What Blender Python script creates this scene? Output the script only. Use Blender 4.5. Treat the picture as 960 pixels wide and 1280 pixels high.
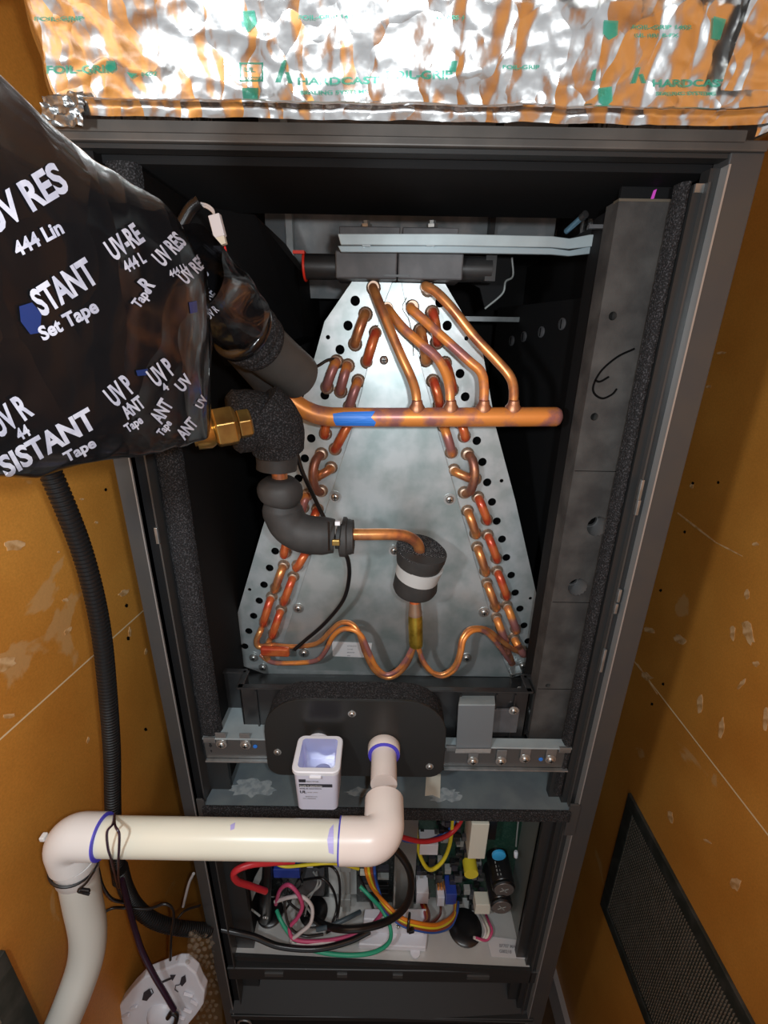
import bpy, bmesh, math, random
from mathutils import Vector, Matrix, noise
from mathutils.bvhtree import BVHTree
random.seed(7)
for o in list(bpy.data.objects): bpy.data.objects.remove(o)
SC = bpy.context.scene
COL = SC.collection
PI = math.pi
# ------------------------------------------------------------------ camera, world, lights
ZC = 1.72            # lens height above the floor; everything below is written relative to the lens height
DC = 0.42            # lens distance in front of the cabinet's face plane (y = 0)
FP = 570.0           # focal length in pixels of the 960 x 1280 frame
pitch, yaw, roll = math.radians(20.8), math.radians(0.1), math.radians(0.92)
fwd = Vector((math.sin(yaw)*math.cos(pitch), math.cos(yaw)*math.cos(pitch), -math.sin(pitch)))
rgt = Vector((math.cos(yaw), -math.sin(yaw), 0)); upv = rgt.cross(fwd)
r2 = math.cos(roll)*rgt + math.sin(roll)*upv
u2 = -math.sin(roll)*rgt + math.cos(roll)*upv
cam_d = bpy.data.cameras.new('camera'); cam = bpy.data.objects.new('camera', cam_d); COL.objects.link(cam)
M = Matrix((r2, u2, -fwd)).transposed().to_4x4(); M.translation = (0, -DC, ZC); cam.matrix_world = M
cam_d.sensor_fit = 'VERTICAL'; cam_d.sensor_height = 36; cam_d.lens = FP/1280*36; cam_d.clip_start = 0.01
SC.camera = cam
SC.view_settings.view_transform = 'Standard'; SC.view_settings.look = 'None'
SC.view_settings.exposure = 0.0; SC.view_settings.gamma = 1; SC.view_settings.use_curve_mapping = False
wd = bpy.data.worlds.new('world'); SC.world = wd; wd.use_nodes = True
wd.node_tree.nodes['Background'].inputs[0].default_value = (0.93, 0.96, 1.0, 1)
wd.node_tree.nodes['Background'].inputs[1].default_value = 0.45
def lamp(name, loc, power, size, color=(1, 1, 1)):
    l = bpy.data.lights.new(name, 'POINT'); l.energy = power; l.shadow_soft_size = size; l.color = color
    o = bpy.data.objects.new(name, l); COL.objects.link(o); o.location = (loc[0], loc[1], loc[2]+ZC); return o
lamp('work_lamp', (-0.20, -0.46, 0.02), 6.4, 0.016, (0.90, 0.96, 1.0))
lamp('phone_flash', (0.035, -0.44, 0.02), 4.7, 0.008, (0.92, 0.97, 1.0))

# ------------------------------------------------------------------ helpers
def ray(u, v): return r2*(u-480) + u2*(-(v-640)) + fwd*FP
CAM = Vector((0, -DC, 0))
def at(u, v, y):
    d = ray(u, v); return CAM + d*((y+DC)/d.y)
def atx(u, v, x):
    d = ray(u, v); return CAM + d*(x/d.x)
def atz(u, v, z):
    d = ray(u, v); return CAM + d*(z/d.z)
def px(size, y, z=-0.1):      # metres that one span of pixels covers at a depth
    return size*((y+DC)*math.cos(pitch) - z*math.sin(pitch))/FP

MATS = {}
def mat(name, col, rough=0.5, metal=0.0, bump=None, vary=None, spec=0.5, trans=0, emit=None, coat=0, alpha=1):
    """bump=(scale,strength,dist[,detail]); vary=(scale,colour2,lo,hi[,detail])"""
    if name in MATS: return MATS[name]
    m = bpy.data.materials.new(name); m.use_nodes = True; nt = m.node_tree; b = nt.nodes['Principled BSDF']
    b.inputs['Base Color'].default_value = (*col, 1); b.inputs['Roughness'].default_value = rough
    b.inputs['Metallic'].default_value = metal; b.inputs['Specular IOR Level'].default_value = spec
    b.inputs['Transmission Weight'].default_value = trans; b.inputs['Coat Weight'].default_value = coat
    b.inputs['Alpha'].default_value = alpha
    if emit: b.inputs['Emission Color'].default_value = (*emit[:3], 1); b.inputs['Emission Strength'].default_value = emit[3]
    tc = nt.nodes.new('ShaderNodeTexCoord')
    if bump:
        n = nt.nodes.new('ShaderNodeTexNoise'); n.inputs['Scale'].default_value = bump[0]
        n.inputs['Detail'].default_value = bump[3] if len(bump) > 3 else 3
        nt.links.new(tc.outputs['Object'], n.inputs['Vector'])
        bp = nt.nodes.new('ShaderNodeBump'); bp.inputs['Strength'].default_value = bump[1]; bp.inputs['Distance'].default_value = bump[2]
        nt.links.new(n.outputs['Fac'], bp.inputs['Height']); nt.links.new(bp.outputs['Normal'], b.inputs['Normal'])
    if vary:
        n = nt.nodes.new('ShaderNodeTexNoise'); n.inputs['Scale'].default_value = vary[0]
        n.inputs['Detail'].default_value = vary[4] if len(vary) > 4 else 4
        nt.links.new(tc.outputs['Object'], n.inputs['Vector'])
        r = nt.nodes.new('ShaderNodeValToRGB'); r.color_ramp.elements[0].position = vary[2]; r.color_ramp.elements[1].position = vary[3]
        r.color_ramp.elements[0].color = (*col, 1); r.color_ramp.elements[1].color = (*vary[1], 1)
        nt.links.new(n.outputs['Fac'], r.inputs['Fac']); nt.links.new(r.outputs['Color'], b.inputs['Base Color'])
    MATS[name] = m; return m

def wood_mat(name):
    m = bpy.data.materials.new(name); m.use_nodes = True; nt = m.node_tree; N = nt.nodes; L = nt.links; b = N['Principled BSDF']
    tc = N.new('ShaderNodeTexCoord')
    def ns(scale, detail, dist=0):
        n = N.new('ShaderNodeTexNoise'); n.inputs['Scale'].default_value = scale; n.inputs['Detail'].default_value = detail
        n.inputs['Distortion'].default_value = dist; L.new(tc.outputs['Object'], n.inputs['Vector']); return n
    def rp(src, a, ca, z, cz):
        r = N.new('ShaderNodeValToRGB'); r.color_ramp.elements[0].position = a; r.color_ramp.elements[1].position = z
        r.color_ramp.elements[0].color = ca; r.color_ramp.elements[1].color = cz; L.new(src, r.inputs['Fac']); return r
    base = rp(ns(6, 4).outputs['Fac'], .35, (.54, .215, .034, 1), .68, (.66, .29, .052, 1))
    grain = rp(ns(420, 3).outputs['Fac'], .3, (.80, .80, .80, 1), .7, (1.08, 1.08, 1.08, 1))
    mx = N.new('ShaderNodeMix'); mx.data_type = 'RGBA'; mx.blend_type = 'MULTIPLY'; mx.inputs[0].default_value = .6
    L.new(base.outputs[0], mx.inputs[6]); L.new(grain.outputs[0], mx.inputs[7])
    chips = rp(ns(11, 6, .5).outputs['Fac'], .665, (0, 0, 0, 1), .69, (.55, .55, .55, 1))
    mx2 = N.new('ShaderNodeMix'); mx2.data_type = 'RGBA'; L.new(chips.outputs[0], mx2.inputs[0])
    L.new(mx.outputs[2], mx2.inputs[6]); mx2.inputs[7].default_value = (.62, .38, .17, 1)
    L.new(mx2.outputs[2], b.inputs['Base Color'])
    b.inputs['Roughness'].default_value = .42; b.inputs['Specular IOR Level'].default_value = .35
    bp = N.new('ShaderNodeBump'); bp.inputs['Strength'].default_value = .25; bp.inputs['Distance'].default_value = .0006
    L.new(ns(160, 4).outputs['Fac'], bp.inputs['Height']); L.new(bp.outputs['Normal'], b.inputs['Normal'])
    MATS[name] = m; return m

WOOD = wood_mat('stained_board')
WOODCUT = mat('raw_board_edge', (.85, .66, .40), .7)
CHIP = mat('chipped_board', (.74, .47, .23), .8, vary=(90, (.48, .24, .07), .4, .65))
FLOOR = mat('floor_board', (.10, .05, .02), .6, vary=(30, (.06, .03, .015), .4, .6))
BLK = mat('black_liner', (.005, .005, .0055), .75, spec=.25, bump=(300, .3, .0004))
BLKMETAL = mat('dark_painted_steel', (.021, .022, .0225), .42, .0, bump=(900, .12, .0002), spec=.45)
POST = mat('post_painted_steel', (.068, .067, .064), .38, .25, bump=(700, .1, .0002), vary=(20, (.06, .062, .064), .4, .6))
EDGE = mat('bare_steel_edge', (.42, .43, .43), .35, .6)
LINTEL = mat('lintel_steel', (.115, .105, .095), .45, .3, vary=(15, (.08, .075, .07), .4, .6))
FOAM = mat('open_cell_foam', (.013, .013, .014), .9, spec=.25, bump=(520, 1.0, .0022, 2), vary=(700, (.065, .065, .07), .5, .68, 2))
FOAMS = mat('smooth_pipe_foam', (.028, .028, .028), .62, spec=.35, bump=(420, .25, .0004, 2), vary=(25, (.045, .044, .043), .4, .7))
FOAMG = mat('grey_pipe_foam', (.075, .073, .068), .55, spec=.35, bump=(300, .2, .0003), vary=(18, (.05, .05, .048), .4, .7))
FOAMT = mat('foam_cut_face', (.022, .022, .024), .95, spec=.2, bump=(900, 1, .0015, 1), vary=(1100, (.24, .24, .24), .56, .66, 1))
BLOCK = mat('dusty_insulation_board', (.036, .034, .033), .8, spec=.25, bump=(330, .4, .0006), vary=(34, (.075, .072, .068), .36, .72, 6))
TAPE = mat('black_vinyl_tape', (.006, .006, .007), .20, spec=.3, bump=(38, .4, .003, 2))
TAPEINK = mat('tape_white_print', (.55, .57, .66), .45, vary=(120, (.40, .42, .52), .4, .6))
BLUEINK = mat('blue_paint_smear', (.012, .03, .13), .3)
FOILM = mat('aluminium_foil', (.94, .94, .93), .23, 1.0, bump=(42, .5, .003, 3))
def creases(m, scale, stretch, dist, strength=1.0):
    nt = m.node_tree; N = nt.nodes; L = nt.links; b = N['Principled BSDF']; tc = N.new('ShaderNodeTexCoord')
    mp = N.new('ShaderNodeMapping'); mp.inputs['Scale'].default_value = stretch; mp.inputs['Rotation'].default_value = (0, .6, 0)
    wn = N.new('ShaderNodeTexNoise'); wn.inputs['Scale'].default_value = scale*.6; wn.inputs['Detail'].default_value = 2
    ma = N.new('ShaderNodeVectorMath'); ma.operation = 'MULTIPLY_ADD'; ma.inputs[1].default_value = (.05, .05, .05)
    L.new(tc.outputs['Object'], wn.inputs['Vector']); L.new(wn.outputs['Color'], ma.inputs[0]); L.new(tc.outputs['Object'], ma.inputs[2])
    L.new(ma.outputs[0], mp.inputs['Vector'])
    v = N.new('ShaderNodeTexVoronoi'); v.inputs['Scale'].default_value = scale; L.new(mp.outputs[0], v.inputs['Vector'])
    bp = N.new('ShaderNodeBump'); bp.inputs['Strength'].default_value = strength; bp.inputs['Distance'].default_value = dist
    L.new(v.outputs['Distance'], bp.inputs['Height'])
    old = b.inputs['Normal'].links[0].from_socket; L.new(old, bp.inputs['Normal']); L.new(bp.outputs['Normal'], b.inputs['Normal'])
creases(TAPE, 26, (1, 1, .55), .006); creases(FOILM, 42, (1, 1, .5), .0035, .8)
TAPE.node_tree.nodes['Principled BSDF'].inputs['Coat Weight'].default_value = .45; TAPE.node_tree.nodes['Principled BSDF'].inputs['Coat Roughness'].default_value = .10
GREENINK = mat('green_print', (.02, .36, .25), .4, .3, alpha=.72)
GALV = mat('galvanised_steel', (.58, .62, .63), .40, .62, bump=(200, .08, .0003), vary=(45, (.44, .50, .50), .40, .62, 5))
GALVD = mat('galvanised_delta_plate', (.56, .61, .62), .38, .68, bump=(160, .08, .0003), vary=(22, (.36, .44, .44), .40, .62, 8))
RAILB = mat('painted_blue_grey_rail', (.42, .50, .52), .4, .3, vary=(20, (.34, .40, .42), .4, .65))
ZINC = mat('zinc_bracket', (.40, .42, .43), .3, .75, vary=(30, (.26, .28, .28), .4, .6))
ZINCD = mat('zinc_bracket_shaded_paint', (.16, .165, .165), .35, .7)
SCREW = mat('screw_steel', (.55, .55, .53), .3, .85)
COPPER = mat('aged_copper', (.80, .29, .065), .36, .35, vary=(30, (.36, .15, .14), .46, .58, 5), bump=(120, .1, .0003))
COPPERR = mat('red_lacquered_copper', (.55, .07, .03), .28, .3, vary=(55, (.66, .17, .05), .42, .60, 4), coat=.3)
COPPERO = mat('bright_copper_tube', (.78, .33, .11), .30, .6, vary=(48, (.44, .17, .09), .45, .64, 4))
COPPERD = mat('dull_copper_tube', (.28, .12, .085), .4, .6, vary=(70, (.45, .20, .10), .45, .6))
COLLAR = mat('collar_braze', (.42, .30, .22), .4, .7)
BRASS = mat('brass', (.62, .42, .13), .28, .9, vary=(45, (.42, .25, .08), .42, .65), bump=(90, .1, .0003))
BRASSY = mat('yellow_brass_body', (.58, .42, .06), .32, .8, vary=(80, (.35, .24, .03), .42, .62))
HOLE = mat('dark_hole', (.002, .002, .002), .9, spec=.1)
PLAST = mat('black_plastic', (.016, .016, .017), .33, spec=.5, vary=(30, (.028, .028, .028), .4, .7))
CONDM = mat('conduit_plastic', (.007, .007, .0075), .4, spec=.4)
PLASTG = mat('grey_black_plastic', (.062, .063, .068), .5, bump=(150, .2, .0004), vary=(45, (.10, .10, .105), .4, .7))
RED = mat('red_plastic', (.62, .03, .015), .4)
GASK = mat('black_coated_plate', (.022, .022, .021), .32, .2, bump=(500, .12, .0003))
PVC = mat('cream_pvc', (.76, .77, .66), .28, spec=.5, vary=(8, (.72, .73, .62), .4, .6))
PVCF = mat('white_pvc_fitting', (.79, .73, .68), .3, spec=.5, vary=(14, (.74, .66, .62), .4, .65))
PVCW = mat('grey_white_pvc_fitting', (.74, .74, .73), .32)
PRIMER = mat('purple_primer', (.07, .06, .55), .35)
PRIMERL = mat('faint_purple_primer', (.45, .42, .78), .4)
BOX = mat('pale_lilac_plastic', (.66, .67, .80), .3)
BOXIN = mat('clear_blue_plastic', (.52, .56, .88), .18, trans=.3)
INK = mat('black_print', (.03, .03, .04), .5)
INKG = mat('grey_print', (.28, .28, .30), .6)
WHITEP = mat('white_plastic', (.74, .76, .82), .35)
LABEL = mat('label_paper', (.62, .62, .63), .5)
SHELF = mat('blue_grey_sheet', (.15, .185, .205), .45, .3, vary=(26, (.19, .23, .24), .4, .6, 6), bump=(60, .1, .0004))
SMEAR = mat('glue_smear', (.30, .34, .35), .5, vary=(120, (.20, .24, .26), .45, .6))
TAPEPAPER = mat('masking_tape', (.62, .58, .48), .6)
TRAY = mat('tray_aluminium', (.68, .69, .67), .42, .35, vary=(12, (.58, .58, .56), .4, .7))
PCBM = mat('circuit_board_green', (.008, .045, .028), .4, vary=(260, (.03, .07, .05), .5, .62))
PCBD = mat('circuit_board_dark', (.012, .016, .016), .4, vary=(300, (.10, .11, .11), .58, .68))
CERAM = mat('ceramic_cream', (.72, .71, .60), .45)
YEL = mat('yellow_plastic', (.70, .60, .04), .35)
YELW = mat('yellow_wire', (.74, .62, .03), .35)
REDW = mat('red_wire', (.62, .03, .04), .35)
BLUW = mat('blue_wire', (.03, .10, .40), .35)
LBLU = mat('light_blue_ceramic', (.03, .36, .72), .35)
BLUP = mat('deep_blue_plastic', (.02, .05, .32), .4)
ORW = mat('orange_wire', (.75, .22, .02), .35)
BRW = mat('brown_wire', (.26, .06, .03), .4)
PINKW = mat('pink_wire', (.55, .07, .18), .35)
WHW = mat('white_wire', (.62, .58, .57), .4)
GRNW = mat('green_wire', (.03, .38, .22), .4)
BLKW = mat('black_wire', (.008, .008, .009), .28, spec=.6)
PURW = mat('dark_purple_wire', (.03, .012, .03), .3)
CAPT = mat('capacitor_top', (.17, .15, .14), .45, .5)
GREYP = mat('grey_plastic', (.30, .32, .31), .4)
VENT = mat('green_grey_grille', (.040, .044, .036), .5, .3, vary=(40, (.075, .075, .065), .45, .65), bump=(200, .15, .0004))
VENTI = mat('grille_mesh_brown', (.30, .25, .19), .55, .3)
MAG = mat('magenta_mark', (.75, .08, .62), .5)
BUBM = mat('clear_bubble_film', (.40, .33, .24), .10, spec=1.0, alpha=.16)
BLUEMK = mat('blue_marker', (.03, .20, .72), .45)
LEDO = mat('amber_copper_pins', (.85, .33, .08), .3, .7)

WL = {}   # world location of each object
def dress(o, label=None, cat=None, group=None, kind=None):
    if label: o['label'] = label
    if cat: o['category'] = cat
    if group: o['group'] = group
    if kind: o['kind'] = kind
    return o
def thing(name, loc, label, cat, group=None, kind=None):
    o = bpy.data.objects.new(name, None); COL.objects.link(o); o.empty_display_size = .02
    w = Vector(loc) + Vector((0, 0, ZC)); o.location = w; WL[o.name] = w
    return dress(o, label, cat, group, kind)
class MB:
    def __init__(s): s.v = []; s.f = []; s.m = []; s.mi = 0
    def add(s, vs, fs):
        k = len(s.v); s.v += [Vector(p) for p in vs]; s.f += [tuple(i+k for i in f) for f in fs]; s.m += [s.mi]*len(fs); return s
    def hexa(s, p):  # 8 points: bottom 4 then top 4
        return s.add(p, [(0, 3, 2, 1), (4, 5, 6, 7), (0, 1, 5, 4), (1, 2, 6, 5), (2, 3, 7, 6), (3, 0, 4, 7)])
    def box(s, x0, x1, y0, y1, z0, z1):
        return s.hexa([(x0, y0, z0), (x1, y0, z0), (x1, y1, z0), (x0, y1, z0), (x0, y0, z1), (x1, y0, z1), (x1, y1, z1), (x0, y1, z1)])
    def obox(s, c, ax, ay, az):   # oriented box from half-axis vectors
        c = Vector(c); P = []
        for k in (-1, 1):
            for i, j in ((-1, -1), (1, -1), (1, 1), (-1, 1)): P.append(c + Vector(ax)*i + Vector(ay)*j + Vector(az)*k)
        return s.hexa(P)
    def tube(s, pts, r, n=14, cap=True, rf=None, sy=1.0):
        pts = [Vector(p) for p in pts]; T = []
        for i in range(len(pts)):
            a = pts[max(i-1, 0)]; b = pts[min(i+1, len(pts)-1)]; T.append((b-a).normalized())
        nrm = T[0].orthogonal().normalized()
        if abs(T[0].z) < .8: nrm = (Vector((0, 0, 1)) - T[0]*T[0].z).normalized()
        vs = []; fs = []
        for i, p in enumerate(pts):
            nrm = (nrm - T[i]*nrm.dot(T[i])).normalized(); bn = T[i].cross(nrm)
            rr = (rf(i) if rf else r)
            for k in range(n):
                a = 2*PI*k/n; vs.append(p + nrm*(math.cos(a)*rr) + bn*(math.sin(a)*rr*sy))
        for i in range(len(pts)-1):
            for k in range(n):
                k2 = (k+1) % n; fs.append((i*n+k, i*n+k2, (i+1)*n+k2, (i+1)*n+k))
        if cap: fs.append(tuple(range(n))[::-1]); fs.append(tuple((len(pts)-1)*n+k for k in range(n)))
        return s.add(vs, fs)
    def cyl(s, a, b, r, r1=None, n=20):
        r1 = r if r1 is None else r1; return s.tube([a, b], r, n, rf=lambda i: r if i == 0 else r1)
    def lathe(s, o, ax, prof, n=24):  # prof: (distance along axis, radius)
        o = Vector(o); ax = Vector(ax).normalized()
        nn = ax.orthogonal().normalized(); bb = ax.cross(nn); vs = []; fs = []
        for d, r in prof:
            for k in range(n):
                a = 2*PI*k/n; vs.append(o + ax*d + (nn*math.cos(a)+bb*math.sin(a))*max(r, 1e-5))
        for i in range(len(prof)-1):
            for k in range(n):
                k2 = (k+1) % n; fs.append((i*n+k, i*n+k2, (i+1)*n+k2, (i+1)*n+k))
        fs.append(tuple(range(n))[::-1]); fs.append(tuple((len(prof)-1)*n+k for k in range(n)))
        return s.add(vs, fs)
    def prism(s, poly, d):   # polygon (3-D points) extruded along d
        d = Vector(d); n = len(poly); p = [Vector(q) for q in poly]
        vs = p + [q+d for q in p]
        fs = [tuple(range(n))[::-1], tuple(range(n, 2*n))] + [(i, (i+1) % n, n+(i+1) % n, n+i) for i in range(n)]
        return s.add(vs, fs)
    def grid(s, fn, nu, nv, closed=False):
        vs = [fn(i/(nu-1), j/(nv-1)) for i in range(nu) for j in range(nv)]; fs = []
        for i in range(nu-1):
            for j in range(nv-1): fs.append((i*nv+j, (i+1)*nv+j, (i+1)*nv+j+1, i*nv+j+1))
        return s.add(vs, fs)
    def build(s, name, m, parent=None, smooth=False, bevel=0, **kw):
        bb = [min(v[i] for v in s.v) for i in range(3)], [max(v[i] for v in s.v) for i in range(3)]
        c = Vector([(a+b)/2 for a, b in zip(*bb)])
        me = bpy.data.meshes.new(name); me.from_pydata([v-c for v in s.v], [], s.f)
        for mm in (m if isinstance(m, (list, tuple)) else [m]): me.materials.append(mm)
        if isinstance(m, (list, tuple)): me.polygons.foreach_set('material_index', s.m)
        me.update()
        bm = bmesh.new(); bm.from_mesh(me); bmesh.ops.recalc_face_normals(bm, faces=bm.faces); bm.to_mesh(me); bm.free()
        if smooth:
            me.polygons.foreach_set('use_smooth', [True]*len(me.polygons)); me.set_sharp_from_angle(angle=math.radians(48))
        o = bpy.data.objects.new(name, me); COL.objects.link(o)
        w = c + Vector((0, 0, ZC)); WL[o.name] = w
        if parent: o.parent = parent; o.location = w - WL[parent.name]
        else: o.location = w
        if bevel:
            b = o.modifiers.new('bevel', 'BEVEL'); b.width = bevel; b.segments = 2; b.limit_method = 'ANGLE'
        return dress(o, **kw)
def sm(pts, k=8):    # Catmull-Rom through points
    P = [Vector(p) for p in pts]; P = [P[0]*2-P[1]] + P + [P[-1]*2-P[-2]]; out = []
    for i in range(1, len(P)-2):
        a, b, c, d = P[i-1:i+3]
        for j in range(k):
            t = j/k; out.append(.5*((2*b) + (c-a)*t + (2*a-5*b+4*c-d)*t*t + (3*b-a-3*c+d)*t**3))
    out.append(P[-2]); return out
def pth(L, y=None, k=8):    # [(u,v[,y])] -> smooth points
    return sm([at(p[0], p[1], p[2] if len(p) > 2 else y) for p in L], k)
def plate_with_holes(name, outline, holes, y, th, m, parent, **kw):
    cu = bpy.data.curves.new('c', 'CURVE'); cu.dimensions = '2D'; cu.fill_mode = 'BOTH'; cu.extrude = th/2
    def sp(pts):
        s = cu.splines.new('POLY'); s.points.add(len(pts)-1); s.use_cyclic_u = True
        for i, p in enumerate(pts): s.points[i].co = (p[0], p[1], 0, 1)
    sp([(p.x, p.z) for p in outline])
    for c, r in holes: sp([(c.x+r*math.cos(a*PI/8), c.z+r*math.sin(a*PI/8)) for a in range(16)])
    o = bpy.data.objects.new('c', cu); me = bpy.data.meshes.new_from_object(o)
    mb = MB(); mb.add([(v.co.x, y+v.co.z, v.co.y) for v in me.vertices], [tuple(p.vertices) for p in me.polygons])
    bpy.data.objects.remove(o); return mb.build(name, m, parent, **kw)
def bvh(o):
    w = WL[o.name] - Vector((0, 0, ZC))
    return BVHTree.FromPolygons([v.co+w for v in o.data.vertices], [tuple(p.vertices) for p in o.data.polygons])
def text2d(s, bold=.0):
    cu = bpy.data.curves.new('t', 'FONT'); cu.body = s; cu.size = 1; cu.offset = bold; cu.resolution_u = 3
    o = bpy.data.objects.new('t', cu); me = bpy.data.meshes.new_from_object(o)
    V = [v.co.copy() for v in me.vertices]; F = [tuple(p.vertices) for p in me.polygons]
    bpy.data.objects.remove(o); return V, F
def shape_on(tree, V, F, step, fn, lift):
    bm = bmesh.new(); vs = [bm.verts.new(v) for v in V]
    for f in F:
        try: bm.faces.new([vs[i] for i in f])
        except ValueError: pass
    bmesh.ops.triangulate(bm, faces=bm.faces)
    if step:
        for ax in (0, 1):
            lo = min(v.co[ax] for v in bm.verts); hi = max(v.co[ax] for v in bm.verts); c = lo+step
            while c < hi:
                co = [0, 0, 0]; co[ax] = c; no = [0, 0, 0]; no[ax] = 1
                bmesh.ops.bisect_plane(bm, geom=bm.verts[:]+bm.edges[:]+bm.faces[:], plane_co=co, plane_no=no); c += step
    bm.verts.ensure_lookup_table(); pos = {}
    for v in bm.verts:
        u, w = fn(v.co.x, v.co.y); d = ray(u, w).normalized(); hit = tree.ray_cast(CAM, d)
        if hit[0] is not None: pos[v.index] = hit[0] - d*lift
    bm.verts.index_update(); idx = {}; mb = MB(); VV = []; FF = []
    for v in bm.verts:
        if v.index in pos: idx[v.index] = len(VV); VV.append(pos[v.index])
    for f in bm.faces:
        if all(v.index in pos for v in f.verts):
            q = [pos[v.index] for v in f.verts]
            if max((q[i]-q[i-1]).length for i in range(len(q))) < .02: FF.append(tuple(idx[v.index] for v in f.verts))
    bm.free(); mb.add(VV, FF); return mb
def print_text(tree, s, u, v, cap, ang, m, parent, name='lettering', squeeze=1.0, bold=.02, step=.09, lift=.0007, clip=None, shear=0, **kw):
    V, F = text2d(s, bold); k = cap/.72
    if squeeze > 3: squeeze = squeeze/(k*(max(v.x for v in V)-min(v.x for v in V)))
    ca, sa = math.cos(math.radians(ang)), math.sin(math.radians(ang))
    def fn(x, y):
        x = x*k*squeeze + shear*y*k; y = y*k; return u + x*ca - y*sa, v - (x*sa + y*ca)
    if clip:   # cut letters hidden by an overlapping wrap
        F = [f for f in F if clip[0] <= sum(fn(V[i].x, V[i].y)[0] for i in f)/len(f) <= clip[1]]
    mb = shape_on(tree, V, F, step, fn, lift)
    if mb.f: return mb.build(name, m, parent, **kw)
def print_poly(tree, poly, m, parent, name='print_mark', lift=.0006, step=5, **kw):
    V = [Vector((p[0], p[1], 0)) for p in poly]
    mb = shape_on(tree, V, [tuple(range(len(V)))], step, lambda x, y: (x, y), lift)
    if mb.f: return mb.build(name, m, parent, **kw)
def flat_text(s, o, xd, yd, cap, m, parent, name='lettering', bold=.02, squeeze=1.0, lift=.0004, **kw):
    V, F = text2d(s, bold); o = Vector(o); xd = Vector(xd).normalized(); yd = Vector(yd).normalized(); n = xd.cross(yd); k = cap/.72
    mb = MB(); mb.add([o + xd*(v.x*k*squeeze) + yd*(v.y*k) + n*lift for v in V], F)
    return mb.build(name, m, parent, **kw)
def screw(parent, c, r, axis=(0, -1, 0), m=None, name='screw'):
    c = Vector(c); ax = Vector(axis).normalized(); mb = MB()
    mb.lathe(c, ax, [(0, r*1.5), (r*.18, r*1.5), (r*.2, r), (r*.55, r*.95), (r*.8, r*.6), (r*.85, 0)], 14)
    a = ax.orthogonal().normalized(); b = ax.cross(a); a, b = (a+b).normalized(), (a-b).normalized()
    mb.mi = 1
    for p, q in ((a, b), (b, a)): mb.obox(c+ax*r*.8, p*r*.55, q*r*.1, ax*r*.1)
    return mb.build(name, [m or SCREW, HOLE], parent, smooth=True)

# ------------------------------------------------------------------ setting
XR = .50
def lwx(y): return -.375 + .12*y
WT, WB = .95, -ZC
rs = atx(797, 832, XR).z
wr = thing('wall_right', (XR, 0, -ZC), None, None, kind='structure')
wr['label'] = 'orange-brown stained board wall right of the cabinet'
for z0, z1 in ((WB, rs-.0012), (rs+.0012, WT)): MB().box(XR, XR+.018, -1.3, .9, z0, z1).build('board', WOOD, wr)
MB().box(XR-.0001, XR+.016, -1.3, .9, rs-.0012, rs+.0012).build('joint_strip', WOODCUT, wr)
def lwp(u, v):
    d = ray(u, v); t = (-.375 - .12*DC)/(d.x - .12*d.y)   # x = -.375+.12 y
    return CAM + d*t
ls = (lwp(0, 925).z + lwp(180, 762).z)/2
wl = thing('wall_left', (-.4, 0, -ZC), None, None, kind='structure')
wl['label'] = 'orange-brown stained board wall left of the cabinet'
def lbox(z0, z1, o0, o1, m, n): MB().hexa([(lwx(-1.3)-o0, -1.3, z0), (lwx(-1.3)-o1, -1.3, z0), (lwx(.9)-o1, .9, z0), (lwx(.9)-o0, .9, z0),
    (lwx(-1.3)-o0, -1.3, z1), (lwx(-1.3)-o1, -1.3, z1), (lwx(.9)-o1, .9, z1), (lwx(.9)-o0, .9, z1)]).build(n, m, wl)
lbox(WB, ls-.0010, 0, .018, WOOD, 'board'); lbox(ls+.0010, WT, 0, .018, WOOD, 'board'); lbox(ls-.0010, ls+.0010, -.0001, .016, WOODCUT, 'joint_strip')
def chip(on, wallobj, u, v, su, sv, rot=0, m=CHIP):   # shallow flaked patch in the board, irregular outline
    mb = MB(); pts = []; c, s_ = math.cos(rot), math.sin(rot)
    for i in range(14):
        a = 2*PI*i/14; r = .6+.4*random.random(); x, y = su*r*math.cos(a), sv*r*math.sin(a)
        pts.append(on(u+x*c-y*s_, v+x*s_+y*c))
    nrm = Vector((-1, 0, 0)) if wallobj is wr else Vector((1, -.12, 0)).normalized()
    mb.prism([p - nrm*.0002 for p in pts], nrm*.0007); mb.build('flaked_patch', m, wallobj)
onr = lambda u, v: atx(u, v, XR)
for a in [(935, 790, 8, 22, -.3), (916, 790, 4, 12, 0), (875, 880, 5, 15, .1), (902, 910, 4, 16, .1), (934, 743, 4, 7, 0), (838, 1020, 4, 10, -.2), (920, 1105, 8, 10, 0),
          (957, 900, 4, 20, 0), (945, 680, 5, 3, 0), (850, 800, 12, 7, .4), (808, 845, 10, 5, .5), (902, 441, 7, 2, 0), (865, 607, 3, 4, 0), (886, 483, 4, 2, 0),
          (927, 855, 9, 3, -.9), (945, 830, 5, 4, 0), (885, 1052, 7, 2, .5), (812, 788, 9, 4, .3)]: chip(onr, wr, *a)
for a in [(18, 682, 16, 9, 0), (5, 830, 20, 10, -.3), (85, 788, 8, 3, -.8), (155, 741, 9, 4, -.4), (120, 653, 3, 2, 0), (82, 750, 5, 3, 0), (162, 790, 2, 8, 0), (110, 925, 2, 5, .3),
          (73, 690, 2, 2, 0), (102, 624, 3, 1.5, 0), (10, 895, 10, 4, -.2), (182, 815, 2, 5, .2)]: chip(lwp, wl, *a)
for u, v in ((132, 612), (158, 757), (160, 798), (182, 912)): chip(lwp, wl, u, v, 2.2, 2.8, 0, HOLE)
for u, v in ((866, 604), (898, 603), (856, 665), (829, 855), (815, 880), (826, 738)): chip(onr, wr, u, v, 2.0, 2.2, 0, HOLE)
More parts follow.
